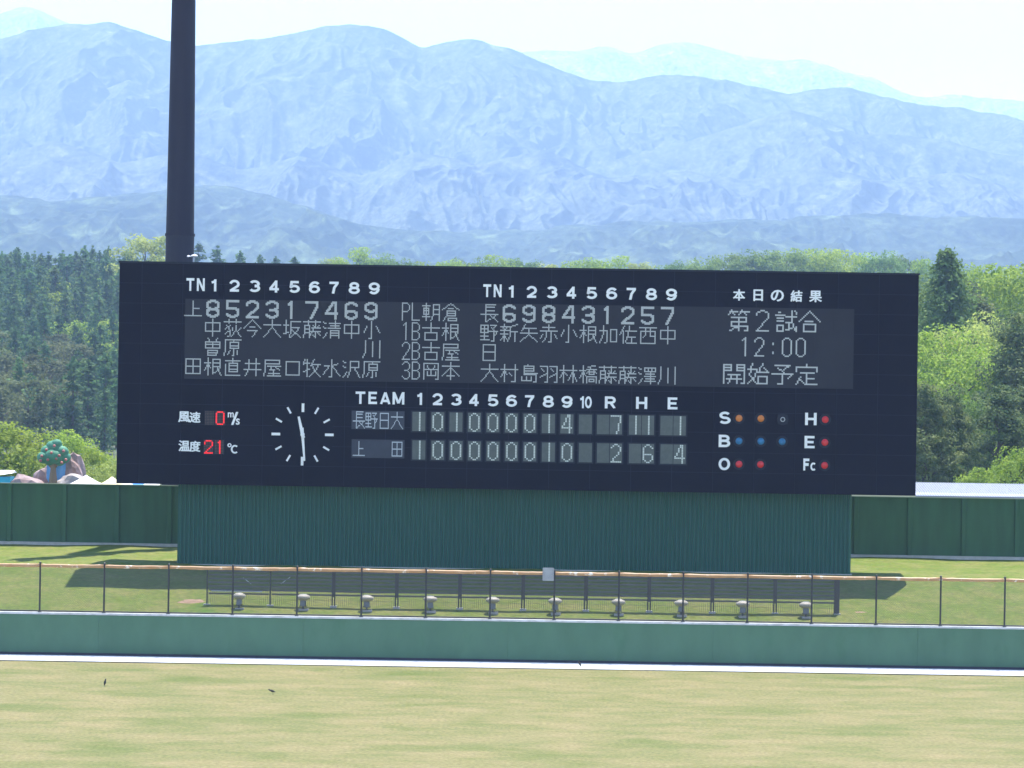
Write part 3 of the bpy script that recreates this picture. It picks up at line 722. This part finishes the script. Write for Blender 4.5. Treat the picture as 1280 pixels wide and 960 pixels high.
for i, (a, b) in enumerate(zip(gp, gp[1:])):
    if i >= 0:
        s = MB()
        for k in range(7): z = gz1 - .04 - k * .15; s.box(a + .06, b - .06, YG - .012, YG + .012, z - .03, z + .03)
        s.build('slat_panel', M['slat'], screen_f)
    m_ = MB(); z1 = gz0 + .75
    for k in range(int((b - a) / .075)): m_.box(a + .06 + k * .075, a + .072 + k * .075, YG + .02, YG + .026, gz0, z1)
    for z in (gz0 + .25, gz0 + .5, z1): m_.box(a, b, YG + .018, YG + .03, z - .004, z + .004)
    m_.build('wire_panel', M['wire'], screen_f)
a = at(264, 738.5, YG).x; b = at(328, 738.5, YG).x; z = at(296, 739, YG).z
MB().tube((a, YG - .04, z), (b, YG - .04, z), .022, n=8).build('loose_rail', M['pale_metal'], screen_f)
for q0, q1 in (((304, 722), (314, 730)), ((351, 730), (363, 721)), ((223, 721), (232, 730))):
    if q0[0] > 250: MB().tube(at(*q0, YG), at(*q1, YG), .014, n=6).build('stay', M['pale_metal'], screen_f)

# ------------------------------------------------------------------ row of little floodlights at the foot of the scoreboard
YF = 152.0
ORD = ['first from the left end', 'second from the left end', 'third from the left end', 'fourth from the left end', 'fifth from the left end', 'fifth from the right end',
       'fourth from the right end', 'third from the right end', 'second from the right end', 'first from the right end']
zf = berm_z(YF)
fl = thing('ground_floodlight', 'x', 'floodlight', (0, YF, zf), 'ground floodlights in a row below the scoreboard')
MB().box(-.16, .22, YF - .15, YF + .15, zf - .2, zf + .05).build('pad', M['concrete'], fl)
p = MB(); p.box(-.035, .035, YF - .03, YF + .03, zf + .05, zf + .2); p.box(-.15, .15, YF - .02, YF + .02, zf + .14, zf + .18); p.build('bracket', M['post'], fl)
bevel(MB().box(-.115, .115, YF - .10, YF + .12, zf + .16, zf + .40).build('ballast_box', M['lamp_grey'], fl), .03)
p = MB(); p.lathe([(.10, 0), (.21, .04), (.275, .09), (.285, .13), (.25, .19), (.15, .235), (.03, .255)], (0, YF + .02, zf + .38), 20); p.build('reflector', M['lamp_cream'], fl, True)
MB().lathe([(.16, 0), (.11, .03), (.02, .04)], (0, YF + .06, zf + .61), 16).build('lens', M['highlight'], fl, True)  # small flat disc put in as the highlight on the dome top
for i, px in enumerate((299, 379, 458.5, 538, 616, 694, 773, 851.5, 928.5, 1007.5)):
    o = fl if i == 0 else copy_tree(fl)
    o.location.x = at(px, 750, YF).x; o.rotation_euler.z = rng.uniform(-.12, .12) if i else 0
    o.scale = (1, 1, 1) if i else (.92, .92, 1.02)
    o['label'] = 'cream topped ground floodlight, ' + ORD[i] + ' of the row'
# bare dirt on the bank
d = MB(); rr = random.Random(2)
for cx, cy, ra, rb in ((at(246, 752, 153.1).x, 153.1, .75, .45), (at(1075, 765, 153).x, 153.0, .7, .3)):
    k = 26; vs = [(cx, cy, berm_z(cy) + .05)]
    for i in range(k):
        t = 2 * math.pi * i / k; q = rr.uniform(.7, 1.15); y = cy + rb * q * math.sin(t); vs.append((cx + ra * q * math.cos(t), y, berm_z(y) + .02))
    d.add(vs, [(0, i + 1, (i + 1) % k + 1) for i in range(k)])
struct(d.build('bare_ground', M['dirt']), 'bare earth patches worn into the grass bank')

# ------------------------------------------------------------------ tall green panel fences behind the bank
YP = 168.3
def panel_fence(x0, x1, label, posts):
    f = thing('panel_fence', label, 'fence', ((x0 + x1) / 2, YP, 3.6))
    zt_ = at(640, 614, YP).z; zb = 3.62
    MB().box(x0, x1, YP - .25, YP + .25, 3.3, zb + .10).build('kerb', M['concrete'], f)
    s = MB(); k = int((zt_ - zb) / .19)
    for i in range(k): s.box(x0, x1, YP - .02, YP + .02, zb + .10 + i * (zt_ - zb - .1) / k + .004, zb + .10 + (i + 1) * (zt_ - zb - .1) / k - .003)
    s.build('board_panel', M['fence_green'], f)
    MB().box(x0, x1, YP - .012, YP + .012, zb + .1, zt_ - .01).build('backing', M['fence_green'], f)
    for x in posts: bevel(MB().box(x - .10, x + .10, YP - .12, YP - .022, zb + .1, zt_ - .006).build('fence_post', M['fence_green'], f), .015, 1)
    MB().box(x0 - .02, x1 + .02, YP - .14, YP + .06, zt_ - .005, zt_ + .03).build('cap', M['fence_cap'], f)
    return f
M['fence_cap'] = mat('pale_green_cap', (.22, .27, .17), .6)
lp = [at(p, 640, YP).x for p in (12, 80.5, 146.5, 212)]; dl = 66.5 * YP / F
panel_fence(-30, at(260, 640, YP).x, 'tall dark green board fence left of the scoreboard base', [lp[0] - 3 * dl, lp[0] - 2 * dl, lp[0] - dl] + lp)
rp = [at(p, 650, YP).x for p in (1070, 1137, 1204.5, 1271)]
panel_fence(at(1030, 640, YP).x, 30, 'tall dark green board fence right of the scoreboard base', rp + [rp[-1] + dl, rp[-1] + 2 * dl, rp[-1] + 3 * dl])

# ------------------------------------------------------------------ beyond the fence: roof on the right, amusement park on the left
YR = 192
zr0 = at(1200, 624, YR).z
shed = thing('long_shed', 'long building with a pale blue white sheet roof just above the right board fence', 'building', (21, YR, 3.2))
x0, x1 = at(1044, 615, YR).x, at(1330, 615, YR).x; ze0, ze1 = at(1145, 618, YR).z - .05, at(1145, 607.5, YR).z
ro = MB(); ro.add([(x0, YR, ze0), (x1, YR, ze0), (x1, YR + 4, ze1 + .05), (at(1144, 612, YR).x, YR + 4, ze1), (x0, YR + 4, ze0 + .05)], [(0, 1, 2, 3, 4)])
ro = MB(); xk = at(1143.5, 612, YR).x; n = 60
for i in range(n):
    a = xk + (x1 - xk) * i / n; b = xk + (x1 - xk) * (i + .8) / n; c = xk + (x1 - xk) * (i + 1) / n
    for q0, q1, h in ((a, b, 0), (b, c, .03)):
        ro.add([(q0, YR - .3, ze0 + h), (q1, YR - .3, ze0 + h), (q1, YR + 5, ze1 + .08 + h), (q0, YR + 5, ze1 + .08 + h)], [(0, 1, 2, 3)])
ro.box(xk, x1, YR - .3, YR - .26, ze0 - .25, ze0 - .003); ro.build('roof', M['roof_white'], shed)
MB().box(xk + .2, x1 - .2, YR, YR + 9, 3.0, ze0 - .05).build('wall', M['pale_metal'], shed)
MB().box(x0, xk - .01, YR - .4, YR - .2, ze0 - .25, ze0 + .02).build('gutter', M['tent_cream'], shed)

def blob(name, c, r, m, parent=None, seed=0, amp=.2, sub=3, freq=1.6):
    bm = bmesh.new(); bmesh.ops.create_icosphere(bm, subdivisions=sub, radius=1)
    v = np.array([p.co[:] for p in bm.verts]); n = fbm(v[:, 0] * freq + 9 + v[:, 2] * .7, v[:, 1] * freq + 5 + v[:, 2], seed, 3) - .5
    for i, p in enumerate(bm.verts):
        q = v[i] * (1 + amp * 2 * n[i]); p.co = (c[0] + q[0] * r[0], c[1] + q[1] * r[1], c[2] + q[2] * r[2])
    me = bpy.data.meshes.new(name); bm.to_mesh(me); bm.free(); me.materials.append(m)
    o = bpy.data.objects.new(name, me); COL.objects.link(o)
    if parent: o.parent = parent; o.matrix_parent_inverse = Matrix.Translation(-parent.location)
    me.polygons.foreach_set('use_smooth', [sub > 3 or amp < .12] * len(me.polygons))
    return o
YA = 186; s_ = YA / F
def pa(px, py): return at(px, py, YA)
park = thing('rock_playground', 'artificial rock mound with blue waterfall behind the left board fence', 'play structure', (pa(70, 600).x, YA, 3.2))
q = pa(88, 592); blob('rock', (q.x, YA + .9, q.z - .3), (.62, .6, 1.15), M['rock'], park, 3, .3)
q = pa(56, 594); blob('rock', (q.x, YA + .9, q.z - .6), (.7, .6, 1.1), M['rock'], park, 5, .3)
q = pa(34, 603); blob('rock', (q.x, YA + .2, q.z - .4), (.95, .6, .78), M['rock'], park, 7, .25)
q = pa(88, 601); blob('pale_rock', (q.x, YA + .1, q.z - .5), (.8, .5, .8), M['rock_pale'], park, 8, .25)
q = pa(69, 588); fw = MB()
vs = []; n = 9
for j in range(n):
    for i in range(7):
        u = i / 6 - .5; vs.append((q.x + u * 1.15 * (1 - .25 * j / n), YA + .45 - .12 * math.cos(u * 3) + .04 * math.sin(i * 2.4 + j), 3.2 + (q.z + .42 - 3.2) * j / (n - 1)))
fw.add(vs, [(j * 7 + i, j * 7 + i + 1, (j + 1) * 7 + i + 1, (j + 1) * 7 + i) for j in range(n - 1) for i in range(6)]); fw.build('waterfall', M['falls'], park, True)
toy = thing('sculpted_tree', 'painted sculpted tree with lumpy green crown and red fruit in front of the rock mound', 'sculpture', (pa(67, 600).x, YA - .2, 3.2))
q = pa(67, 600); tr = MB(); cz = pa(68, 572).z
tr.lathe([(.30, 3.0), (.20, q.z), (.13, cz - .5), (.15, cz - .2)], (q.x, YA - .2, 0), 12)
for a in (-1, 1): tr.tube((q.x, YA - .2, cz - .55), (q.x + a * .38, YA - .2, cz - .12), .08, .05, 8)
tr.build('trunk', M['toy_trunk'], toy, True)
cr = None
bmv = MB()
rr = random.Random(6)
lobes = [(0, .62, .42), (-.3, .36, .4), (.34, .34, .4), (-.5, .0, .36), (.0, .08, .46), (.5, .02, .36), (-.2, -.18, .3), (.28, -.2, .3), (.12, .85, .26)]
for i, (dx, dz, r) in enumerate(lobes): blob('crown_lobe', (q.x + dx * .92 + .03, YA - .2 + rr.uniform(-.12, .12), cz + dz * .8), (r, r * .8, r * .82), M['toy_crown'], toy, i, .06, 3)
for dx, dz in ((-.55, .1), (-.33, .48), (-.08, .3), (.15, -.05), (.5, .42), (.62, -.1), (.3, .14), (-.25, -.12), (.05, .72), (-.6, -.18), (.42, -.28)):
    blob('fruit', (q.x + dx + .03, YA - .62, cz + dz * .8), (.075, .075, .07), M['toy_fruit'], toy, 1, .02, 2)
def tent(px0, px1, top, base, m, label, y=YA - 2, name='canopy_tent'):
    a, b, t = at(px0, base, y), at(px1, base, y), at((px0 + px1) / 2, top, y); w = (b.x - a.x) / 2; cx = (a.x + b.x) / 2
    o = thing(name, label, 'tent', (cx, y, 3.2)); z0 = (a.z + b.z) / 2 - .05
    r = MB(); k = 8; vs = []
    for j in range(k + 1):
        f = j / k; rr_ = 1 - f; zz = z0 + (t.z - z0) * (f ** 1.25)
        vs += [(cx - w * rr_, y - w * rr_, zz), (cx + w * rr_, y - w * rr_, zz), (cx + w * rr_, y + w * rr_, zz), (cx - w * rr_, y + w * rr_, zz)]
    r.add(vs, [(j * 4 + i, j * 4 + (i + 1) % 4, (j + 1) * 4 + (i + 1) % 4, (j + 1) * 4 + i) for j in range(k) for i in range(4)])
    for sx_ in (-1, 1):
        r.box(cx - w, cx + w, y + sx_ * w - .01, y + sx_ * w + .01, z0 - .28, z0 - .003)
        r.box(cx + sx_ * w - .01, cx + sx_ * w + .01, y - w + .02, y + w - .02, z0 - .28, z0 - .003)
    r.build('canopy', m, o)
    for sx_ in (-1, 1):
        for sy in (-1, 1): MB().tube((cx + sx_ * (w - .06), y + sy * (w - .06), 3.0), (cx + sx_ * (w - .06), y + sy * (w - .06), z0 - .02), .03, n=8).build('leg', M['pale_metal'], o)
tent(87, 128, 593.5, 604, M['tent_white'], 'pointed white canopy tent beside the artificial rock mound', YA - 3)
tent(124, 156, 595.5, 604.5, M['tent_cream'], 'pointed cream canopy tent between the white tent and the scoreboard', YA - 3.2)
# stripes of tent roof that show in the gap under the scoreboard
def awning(px0, px1, t, b, m, label, y):
    a, c = at(px0, t, y), at(px1, t, y); o = thing('flat_awning', label, 'awning', ((a.x + c.x) / 2, y, 3.2))
    zt_ = a.z / 2 + c.z / 2; r = MB(); n = 8
    for i in range(n):
        u0, u1 = i / n, (i + 1) / n; h = lambda u: zt_ - .12 * (2 * u - 1) ** 2 - .05
        r.add([(a.x, y + u0 * 2, h(u0)), (c.x, y + u0 * 2, h(u0)), (c.x, y + u1 * 2, h(u1)), (a.x, y + u1 * 2, h(u1))], [(0, 1, 2, 3)])
    r.box(a.x, c.x, y - .02, y, zt_ - .42, zt_ - .17); r.build('canopy', m, o)
    for xx in (a.x + .06, c.x - .06):
        for yy in (y + .06, y + 1.94): MB().tube((xx, yy, 3.0), (xx, yy, zt_ - .18), .03, n=8).build('leg', M['pale_metal'], o)
awning(150.3, 165, 602.3, 607, M['tent_white'], 'white awning peeking out right under the lower left corner of the scoreboard', YA - 3)
awning(165.4, 178.4, 603.0, 607, M['tent_blue'], 'blue awning showing between two white ones under the scoreboard', YA - 3)
awning(178.8, 199, 603.2, 607, M['tent_white'], 'white awning right of the blue one under the scoreboard', YA - 3)
hut = thing('play_hut', 'cyan play hut roof above the left board fence at the left edge', 'hut', (pa(2, 600).x, YA, 3.2))
a, b = pa(-14, 600), pa(14, 600)
MB().box(a.x, b.x - .05, YA, YA + 1.6, 3.0, pa(0, 596).z).build('wall', M['cyan'], hut)
r = MB(); zz, zp = pa(0, 596).z, pa(0, 588).z
r.add([(a.x - .1, YA - .1, zz), (b.x + .06, YA - .1, zz + .18), (b.x + .06, YA + .8, zp), (a.x - .1, YA + .8, zp), (a.x - .1, YA + 1.7, zz), (b.x + .06, YA + 1.7, zz + .18)],
      [(0, 1, 2, 3), (3, 2, 5, 4), (1, 5, 2), (0, 3, 4), (0, 4, 5, 1)]); r.build('roof', M['tent_white'], hut)

# ------------------------------------------------------------------ trees
def leaf_arrays(P, Nn, size, rs, flat=.55):
    """quads at P facing roughly Nn with random turn"""
    n = len(P); t = rs.normal(size=(n, 3)); nn = Nn + flat * rs.normal(size=(n, 3)); nn /= np.linalg.norm(nn, axis=1)[:, None] + 1e-9
    a = np.cross(nn, t); a /= np.linalg.norm(a, axis=1)[:, None] + 1e-9; b = np.cross(nn, a)
    s = size * rs.uniform(.6, 1.3, (n, 1)); a = a * s; b = b * s * rs.uniform(.55, .9, (n, 1))
    return np.stack([P - a, P - b * .9 + a * .1, P + a, P + b], 1).reshape(-1, 3)


def leaf_mesh(name, V, m):
    n = len(V) // 4; me = bpy.data.meshes.new(name)
    me.vertices.add(len(V)); me.vertices.foreach_set('co', V.astype(np.float32).ravel())
    me.loops.add(n * 4); me.loops.foreach_set('vertex_index', np.arange(n * 4, dtype=np.int32))
    me.polygons.add(n); me.polygons.foreach_set('loop_start', np.arange(0, n * 4, 4, dtype=np.int32)); me.polygons.foreach_set('loop_total', np.full(n, 4, np.int32))
    me.update(calc_edges=True); me.materials.append(m); return me


def decid_V(seed, h, w, clumps, per, leaf, low=.18, taper=0):
    """a loose broad-leaved crown made of leaf clumps at the ends of limbs"""
    rs = np.random.RandomState(seed); P = []; Nn = []; limbs = []
    cz = h * (.5 + low / 2); rz = h * (.5 - low / 2)
    for k in range(clumps):
        d = rs.normal(size=3); d /= np.linalg.norm(d); d[2] = d[2] * .9 + .1
        rad = rs.uniform(.45, .92) ** .6
        lob = 1 + .22 * math.sin(3 * math.atan2(d[1], d[0]) + seed) + rs.uniform(-.12, .12)
        c = np.array([d[0] * w * .5 * rad * lob, d[1] * w * .5 * rad * lob, cz + d[2] * rz * rad])
        if taper: g = 1.25 * (1 - taper * max(0, c[2] / h) ** 1.2); c[0] *= g; c[1] *= g
        r = w * rs.uniform(.085, .17)
        q = rs.normal(size=(per, 3)); q /= np.linalg.norm(q, axis=1)[:, None]; rr_ = rs.uniform(.35, 1, (per, 1)) ** .5
        p = c + q * rr_ * r * np.array([1.15, 1.15, .7]); P.append(p); Nn.append(q * .6 + np.array([0, 0, .55]) + d * .3); limbs.append(c)
    P = np.concatenate(P); Nn = np.concatenate(Nn); keep = P[:, 2] < h
    return leaf_arrays(P[keep], Nn[keep], leaf, rs), limbs


def conif_V(seed, h, w, tiers, nb, leaf, low=.1, power=.85, droop=.25, dense=6, jit=.05):
    rs = np.random.RandomState(seed); P = []; Nn = []
    for t in range(tiers):
        f = low + (1 - low) * (t + rs.uniform(-.3, .3)) / tiers; f = min(max(f, low), .985)
        r = w * .5 * max(.012, (1 - f) ** power) * rs.uniform(.78, 1.12)
        for b in range(max(4, int(nb * (.35 + .65 * (1 - f))))):
            a = rs.uniform(0, 2 * math.pi); L = r * rs.uniform(.6, 1.12); z0 = f * h
            m = dense
            s = (np.arange(m) + rs.uniform(.2, 1, m)) / m
            x = np.cos(a) * L * s; y = np.sin(a) * L * s; z = z0 - droop * L * s ** 1.4 + rs.normal(0, .24 * jit * h, m)
            p = np.stack([x, y, z], 1) + rs.normal(0, jit * w, (m, 3)) * np.array([.6, .6, .5]); P.append(p)
            Nn.append(np.tile(np.array([np.cos(a) * .45, np.sin(a) * .45, .8]), (m, 1)))
    P.append(np.stack([rs.normal(0, .01 * w, 8), rs.normal(0, .01 * w, 8), h * rs.uniform(.93, 1.0, 8)], 1)); Nn.append(rs.normal(size=(8, 3)))
    return leaf_arrays(np.concatenate(P), np.concatenate(Nn), leaf, rs, .5)


def trunk_mesh(name, h, r, limbs=(), seed=0):
    b = MB(); b.lathe([(r * 1.25, -.6), (r, .05 * h), (r * .7, .45 * h)] + ([(r * .3, .62 * h)] if limbs else [(r * .25, .85 * h), (r * .08, .95 * h)]), (0, 0, 0), 8)
    for c in limbs[:14]:
        z = max(.12 * h, c[2] - .55 * math.hypot(c[0], c[1]) - .05 * h); b.tube((0, 0, z), tuple(c), r * .35, r * .08, 5, False)
    me = bpy.data.meshes.new(name); me.from_pydata(b.v, [], b.f); me.materials.append(M['bark']); return me


PROTO = {}
def proto(key, kind, seed, h, w, m, **k):
    if kind == 'd':
        V, limbs = decid_V(seed, h, w, k['clumps'], k['per'], k['leaf'], k.get('low', .18), k.get('taper', 0)); tm = trunk_mesh('trunk', h, .022 * h, limbs)
    else:
        V = conif_V(seed, h, w, k['tiers'], k['nb'], k['leaf'], k.get('low', .1), k.get('power', .85), k.get('droop', .25), k.get('dense', 6), k.get('jit', .05)); tm = trunk_mesh('trunk', h, .016 * h)
    PROTO[key] = (leaf_mesh('crown', V, m), tm, h)


def plant(key, name, label, x, y, z, h, wide=1.0, rot=0, group=None, cat='tree'):
    cm, tm, h0 = PROTO[key]; s = h / h0
    o = thing(name, label, cat, (x, y, z), group); o.rotation_euler.z = rot; o.scale = (s * wide, s * wide, s)
    for nm, me in (('trunk', tm), ('crown', cm)):
        c = bpy.data.objects.new(nm, me); COL.objects.link(c); c.parent = o
    return o


for i in range(5): proto(f'hc{i}', 'c', 10 + i, 11, 6.6 + .6 * (i % 3), M['conifer'], tiers=13, nb=12, leaf=.30, low=.1, power=.50 + .1 * (i % 3), droop=.12, dense=11)
for i in range(3): proto(f'hp{i}', 'd', 40 + i, 10, 7.5, M['pine'], clumps=46, per=34, leaf=.26, low=.25)
for i in range(3): proto(f'hl{i}', 'd', 60 + i, 9, 8, M['leaf'], clumps=50, per=34, leaf=.30, low=.15)
for i in range(4): proto(f'tl{i}', 'd', 70 + i, 13, 11.5, M['leaf_mid'] if i % 2 else M['leaf'], clumps=60, per=90, leaf=.24, low=.2)
proto('tp', 'd', 83, 13, 11, M['leaf_pale'], clumps=60, per=90, leaf=.24, low=.2)
proto('spruce', 'c', 90, 18, 20, M['spruce'], tiers=36, nb=30, leaf=.15, low=.05, power=.82, droop=.3, dense=44, jit=.016)
for i in range(3): proto(f'cedar{i}', 'd', 95 + i, 14, 7.5, M['cedar'], clumps=95, per=190, leaf=.13, low=.0, taper=.82)
for i in range(4): proto(f'big{i}', 'd', 100 + i, 13, 11, M['leaf'] if i != 1 else M['leaf_pale'], clumps=80, per=240, leaf=.125, low=.1)
for i in range(2): proto(f'bigm{i}', 'd', 110 + i, 13, 10, M['leaf_mid'], clumps=76, per=240, leaf=.125, low=.1)
for i in range(3): proto(f'bush{i}', 'd', 120 + i, 5, 5.5, M['leaf_pale'] if i == 1 else M['leaf'], clumps=70, per=140, leaf=.085, low=.02)

rs = random.Random(77)
gh = 'trees of the wooded hillside left of the scoreboard'
D_ = 425.0; rows = 0
while D_ < 880:
    half = 4.7; x0, x1 = at(-30, 500, D_).x, at(168, 500, D_).x; x = x0 + rs.uniform(0, 4)
    while x < x1:
        y = D_ + rs.uniform(-5, 5); z = float(hill_z(x, y)) - .2; f = (D_ - 425) / 455
        px = 640 + x / y * F; r_ = rs.random(); lowleft = f < .35 and px < 90
        if lowleft and r_ < .55: plant(f'hp{rs.randrange(3)}', 'broadleaf_tree', 'olive brown rounded tree among the conifers low on the left hillside', x, y, z, rs.uniform(7, 9.5), 1, rs.uniform(0, 6), gh)
        elif r_ < .06: plant(f'hl{rs.randrange(3)}', 'broadleaf_tree', 'bright yellow green tree standing among dark conifers on the left hillside', x, y, z, rs.uniform(6.5, 9), 1, rs.uniform(0, 6), gh)
        else: plant(f'hc{rs.randrange(5)}', 'conifer_tree', 'dark blue green conifer in the dense stand on the left hillside', x, y, z, rs.uniform(8, 11.2) * (.9 + .22 * f), rs.uniform(.85, 1.25), rs.uniform(0, 6), gh)
        x += rs.uniform(3.9, 5.9)
    D_ += rs.uniform(11, 13.5); rows += 1


def stand(key, name, label, px, ytop, d, wide=1.0, group=None, cat='tree', hmin=3.0):
    p = at(px, ytop, d); z = float(hill_z(p.x, d)) - .2; h = max(hmin, p.z - z)
    return plant(key, name, label, p.x, d, z, h, wide, rs.uniform(0, 6), group, cat)


# tree line over the scoreboard
gt = 'trees of the far tree line above the scoreboard'
stand('tp', 'broadleaf_tree', 'pale yellow green tree rising left of the floodlight mast above the scoreboard', 182, 292, 720, .95)
for px, y in ((158, 318), (248, 302), (272, 308), (300, 314), (325, 318), (345, 321), (368, 320)):
    stand(f'hc{rs.randrange(5)}', 'conifer_tree', 'dark conifer showing just above the scoreboard edge near the floodlight mast', px, y, 790 + rs.uniform(-20, 20), 1.15, gt)
for px, y, k in ((395, 330, 1), (418, 322, 4), (447, 309, 0), (472, 316, 1), (494, 322, 3), (530, 327, 0), (562, 324, 2), (592, 321, 1), (622, 319, 0), (645, 321, 3), (684, 329, 4), (712, 326, 0),
                 (742, 322, 2), (772, 320, 0), (802, 327, 4), (832, 331, 1), (856, 325, 3), (880, 322, 1), (906, 318, 1), (932, 313, 3), (957, 312, 1), (982, 309, 3), (1006, 311, 0), (1032, 311, 2),
                 (1057, 312, 0), (1080, 316, 2), (1102, 313, 1), (1126, 317, 3), (1150, 324, 0), (1172, 330, 1), (1205, 332, 3), (1228, 338, 1)):
    key = 'tp' if k == 4 else f'tl{k}'
    lab = {0: 'bright green round tree in the far tree line above the scoreboard', 1: 'mid green round tree in the far tree line above the scoreboard', 2: 'bright green round tree in the far tree line above the scoreboard',
           3: 'mid green round tree in the far tree line above the scoreboard', 4: 'pale yellow green tree in the far tree line above the scoreboard'}[k]
    stand(key, 'broadleaf_tree', lab, px, y, 790 + rs.uniform(-25, 25), rs.uniform(.85, 1.1), gt)
# the wood right of the scoreboard
RT = [('spruce', 'conifer_tree', 'tall pointed conifer topping the trees right of the scoreboard', 1184, 309, 335, 1.0),
      ('cedar0', 'conifer_tree', 'dull green conifer right beside the tall pointed conifer', 1212, 348, 352, 1.2),
      ('bigm0', 'broadleaf_tree', 'mid green tree touching the upper right corner of the scoreboard', 1156, 338, 360, .8),
      ('big0', 'broadleaf_tree', 'bright green tree at the right edge with the highest rounded crown', 1248, 326, 390, .85),
      ('big3', 'broadleaf_tree', 'bright green tree cut by the right edge near the skyline', 1284, 328, 380, .85),
      ('big2', 'broadleaf_tree', 'large light green tree in the middle of the wood right of the scoreboard', 1182, 402, 290, .95),
      ('big1', 'broadleaf_tree', 'light yellow green tree between the dark conifer and the large light green tree', 1242, 382, 315, .8),
      ('cedar1', 'conifer_tree', 'dark slender conifer near the right edge below the light green crown', 1271, 386, 272, .95),
      ('cedar2', 'conifer_tree', 'dark conifer at the lower right edge of the scoreboard', 1158, 470, 235, 1.0),
      ('cedar0', 'conifer_tree', 'dark brownish conifer second from the scoreboard above the pale roof', 1190, 478, 238, 1.0),
      ('bigm1', 'broadleaf_tree', 'mid green tree between the dark lower conifers', 1212, 500, 262, .8),
      ('cedar1', 'conifer_tree', 'brownish dark conifer with drooping branches above the pale roof', 1250, 478, 245, 1.15),
      ('cedar2', 'conifer_tree', 'dark conifer cut by the right edge above the pale roof', 1288, 470, 250, 1.1),
      ('bush0', 'leafy_bush', 'bright green bush at the right edge just above the pale roof', 1276, 558, 215, .75),
      ('bush2', 'leafy_bush', 'small green bush above the pale roof below the brownish conifer', 1222, 584, 222, .9),
      ('bigm0', 'broadleaf_tree', 'mid green tree at the scoreboard edge behind the dark lower conifer', 1146, 425, 330, .8),
      ('big3', 'broadleaf_tree', 'bright green tree between the pointed conifer and the right edge', 1222, 350, 400, .8)]
for t in RT: stand(t[0], t[1], t[2], t[3], t[4], t[5], t[6], None, 'bush' if 'bush' in t[1] else 'tree')
for px, y, d, w, k, lab in ((10, 527, 232, 1.15, 0, 'large pale green leafy bush at the left edge above the cyan hut'), (48, 548, 238, 1.0, 1, 'pale yellow green bush between the left edge bush and the sculpted tree'),
                            (88, 537, 262, .9, 2, 'light green bush rising behind the sculpted tree'), (116, 558, 240, .8, 0, 'light green bush right of the sculpted tree'),
                            (140, 572, 236, .9, 1, 'low yellow green bush at the lower left corner of the scoreboard'), (70, 578, 230, .8, 2, 'low green bush directly behind the rock mound')):
    stand(f'bush{k}', 'leafy_bush', lab, px, y, d, w, None, 'bush', 2.0)

# the rest of the hillside wood, behind the scoreboard and to either side of the view: one mass nobody could count
fv = []; src = []
for k in range(3):
    me = PROTO[f'hc{k}'][0]; co = np.empty(len(me.vertices) * 3, np.float32); me.vertices.foreach_get('co', co); src.append(co.reshape(-1, 4, 3)[::2].reshape(-1, 3))
D_ = 500.0
while D_ < 800:
    for pa0, pb0 in ((-330, -34), (172, 1140), (1300, 1600)):
        x, x1 = at(pa0, 500, D_).x, at(pb0, 500, D_).x
        while x < x1:
            y = D_ + rs.uniform(-6, 6); z = float(hill_z(x, y)); px = 640 + x / y * F; h = rs.uniform(8, 11)
            if 130 < px < 1160: h = min(h, CAMZ + (500 - 352) / F * y - z)
            if h > 4:
                q = src[rs.randrange(3)] * (h / 11); a = rs.uniform(0, 6); c, sn = math.cos(a), math.sin(a)
                fv.append(np.stack([q[:, 0] * c - q[:, 1] * sn + x, q[:, 0] * sn + q[:, 1] * c + y, q[:, 2] + z - .3], 1))
            x += rs.uniform(7, 10)
    D_ += 24
V = np.concatenate(fv); o = bpy.data.objects.new('forest', leaf_mesh('forest', V, M['conifer'])); COL.objects.link(o); struct(o, 'dark conifer wood covering the hillside behind the scoreboard', 'stuff')

# ------------------------------------------------------------------ little birds on the grass
for px, py, lab, tilt in ((131, 858.5, 'tiny dark bird on the dry outfield grass at the left', .25), (725, 834.5, 'tiny dark bird on the grass beside the white warning track', -.5), (341, 868.5, 'tiny dark bird crouching on the grass below the fourth fence bay', -1.2)):
    v = (py - 480) * math.cos(ROLL) - (px - 640) * math.sin(ROLL) - 20; d = CAMZ * F / v; x = at(px, py, d).x
    b = thing('bird', lab, 'bird', (x, d, 0))
    q = MB(); ax3 = Vector((math.sin(tilt), -.25, math.cos(tilt))).normalized()
    q.lathe([(.008, -.10), (.018, -.06), (.035, -.02), (.045, .03), (.038, .07), (.02, .09), (.028, .11), (.028, .135), (.014, .155), (.003, .18)], (x, d, .13), 10, ax3)
    q.tube((x - .015, d, .1), (x - .015, d, 0), .004, n=5); q.tube((x + .015, d, .1), (x + .015, d, 0), .004, n=5); q.build('body', M['feather'], b, True)
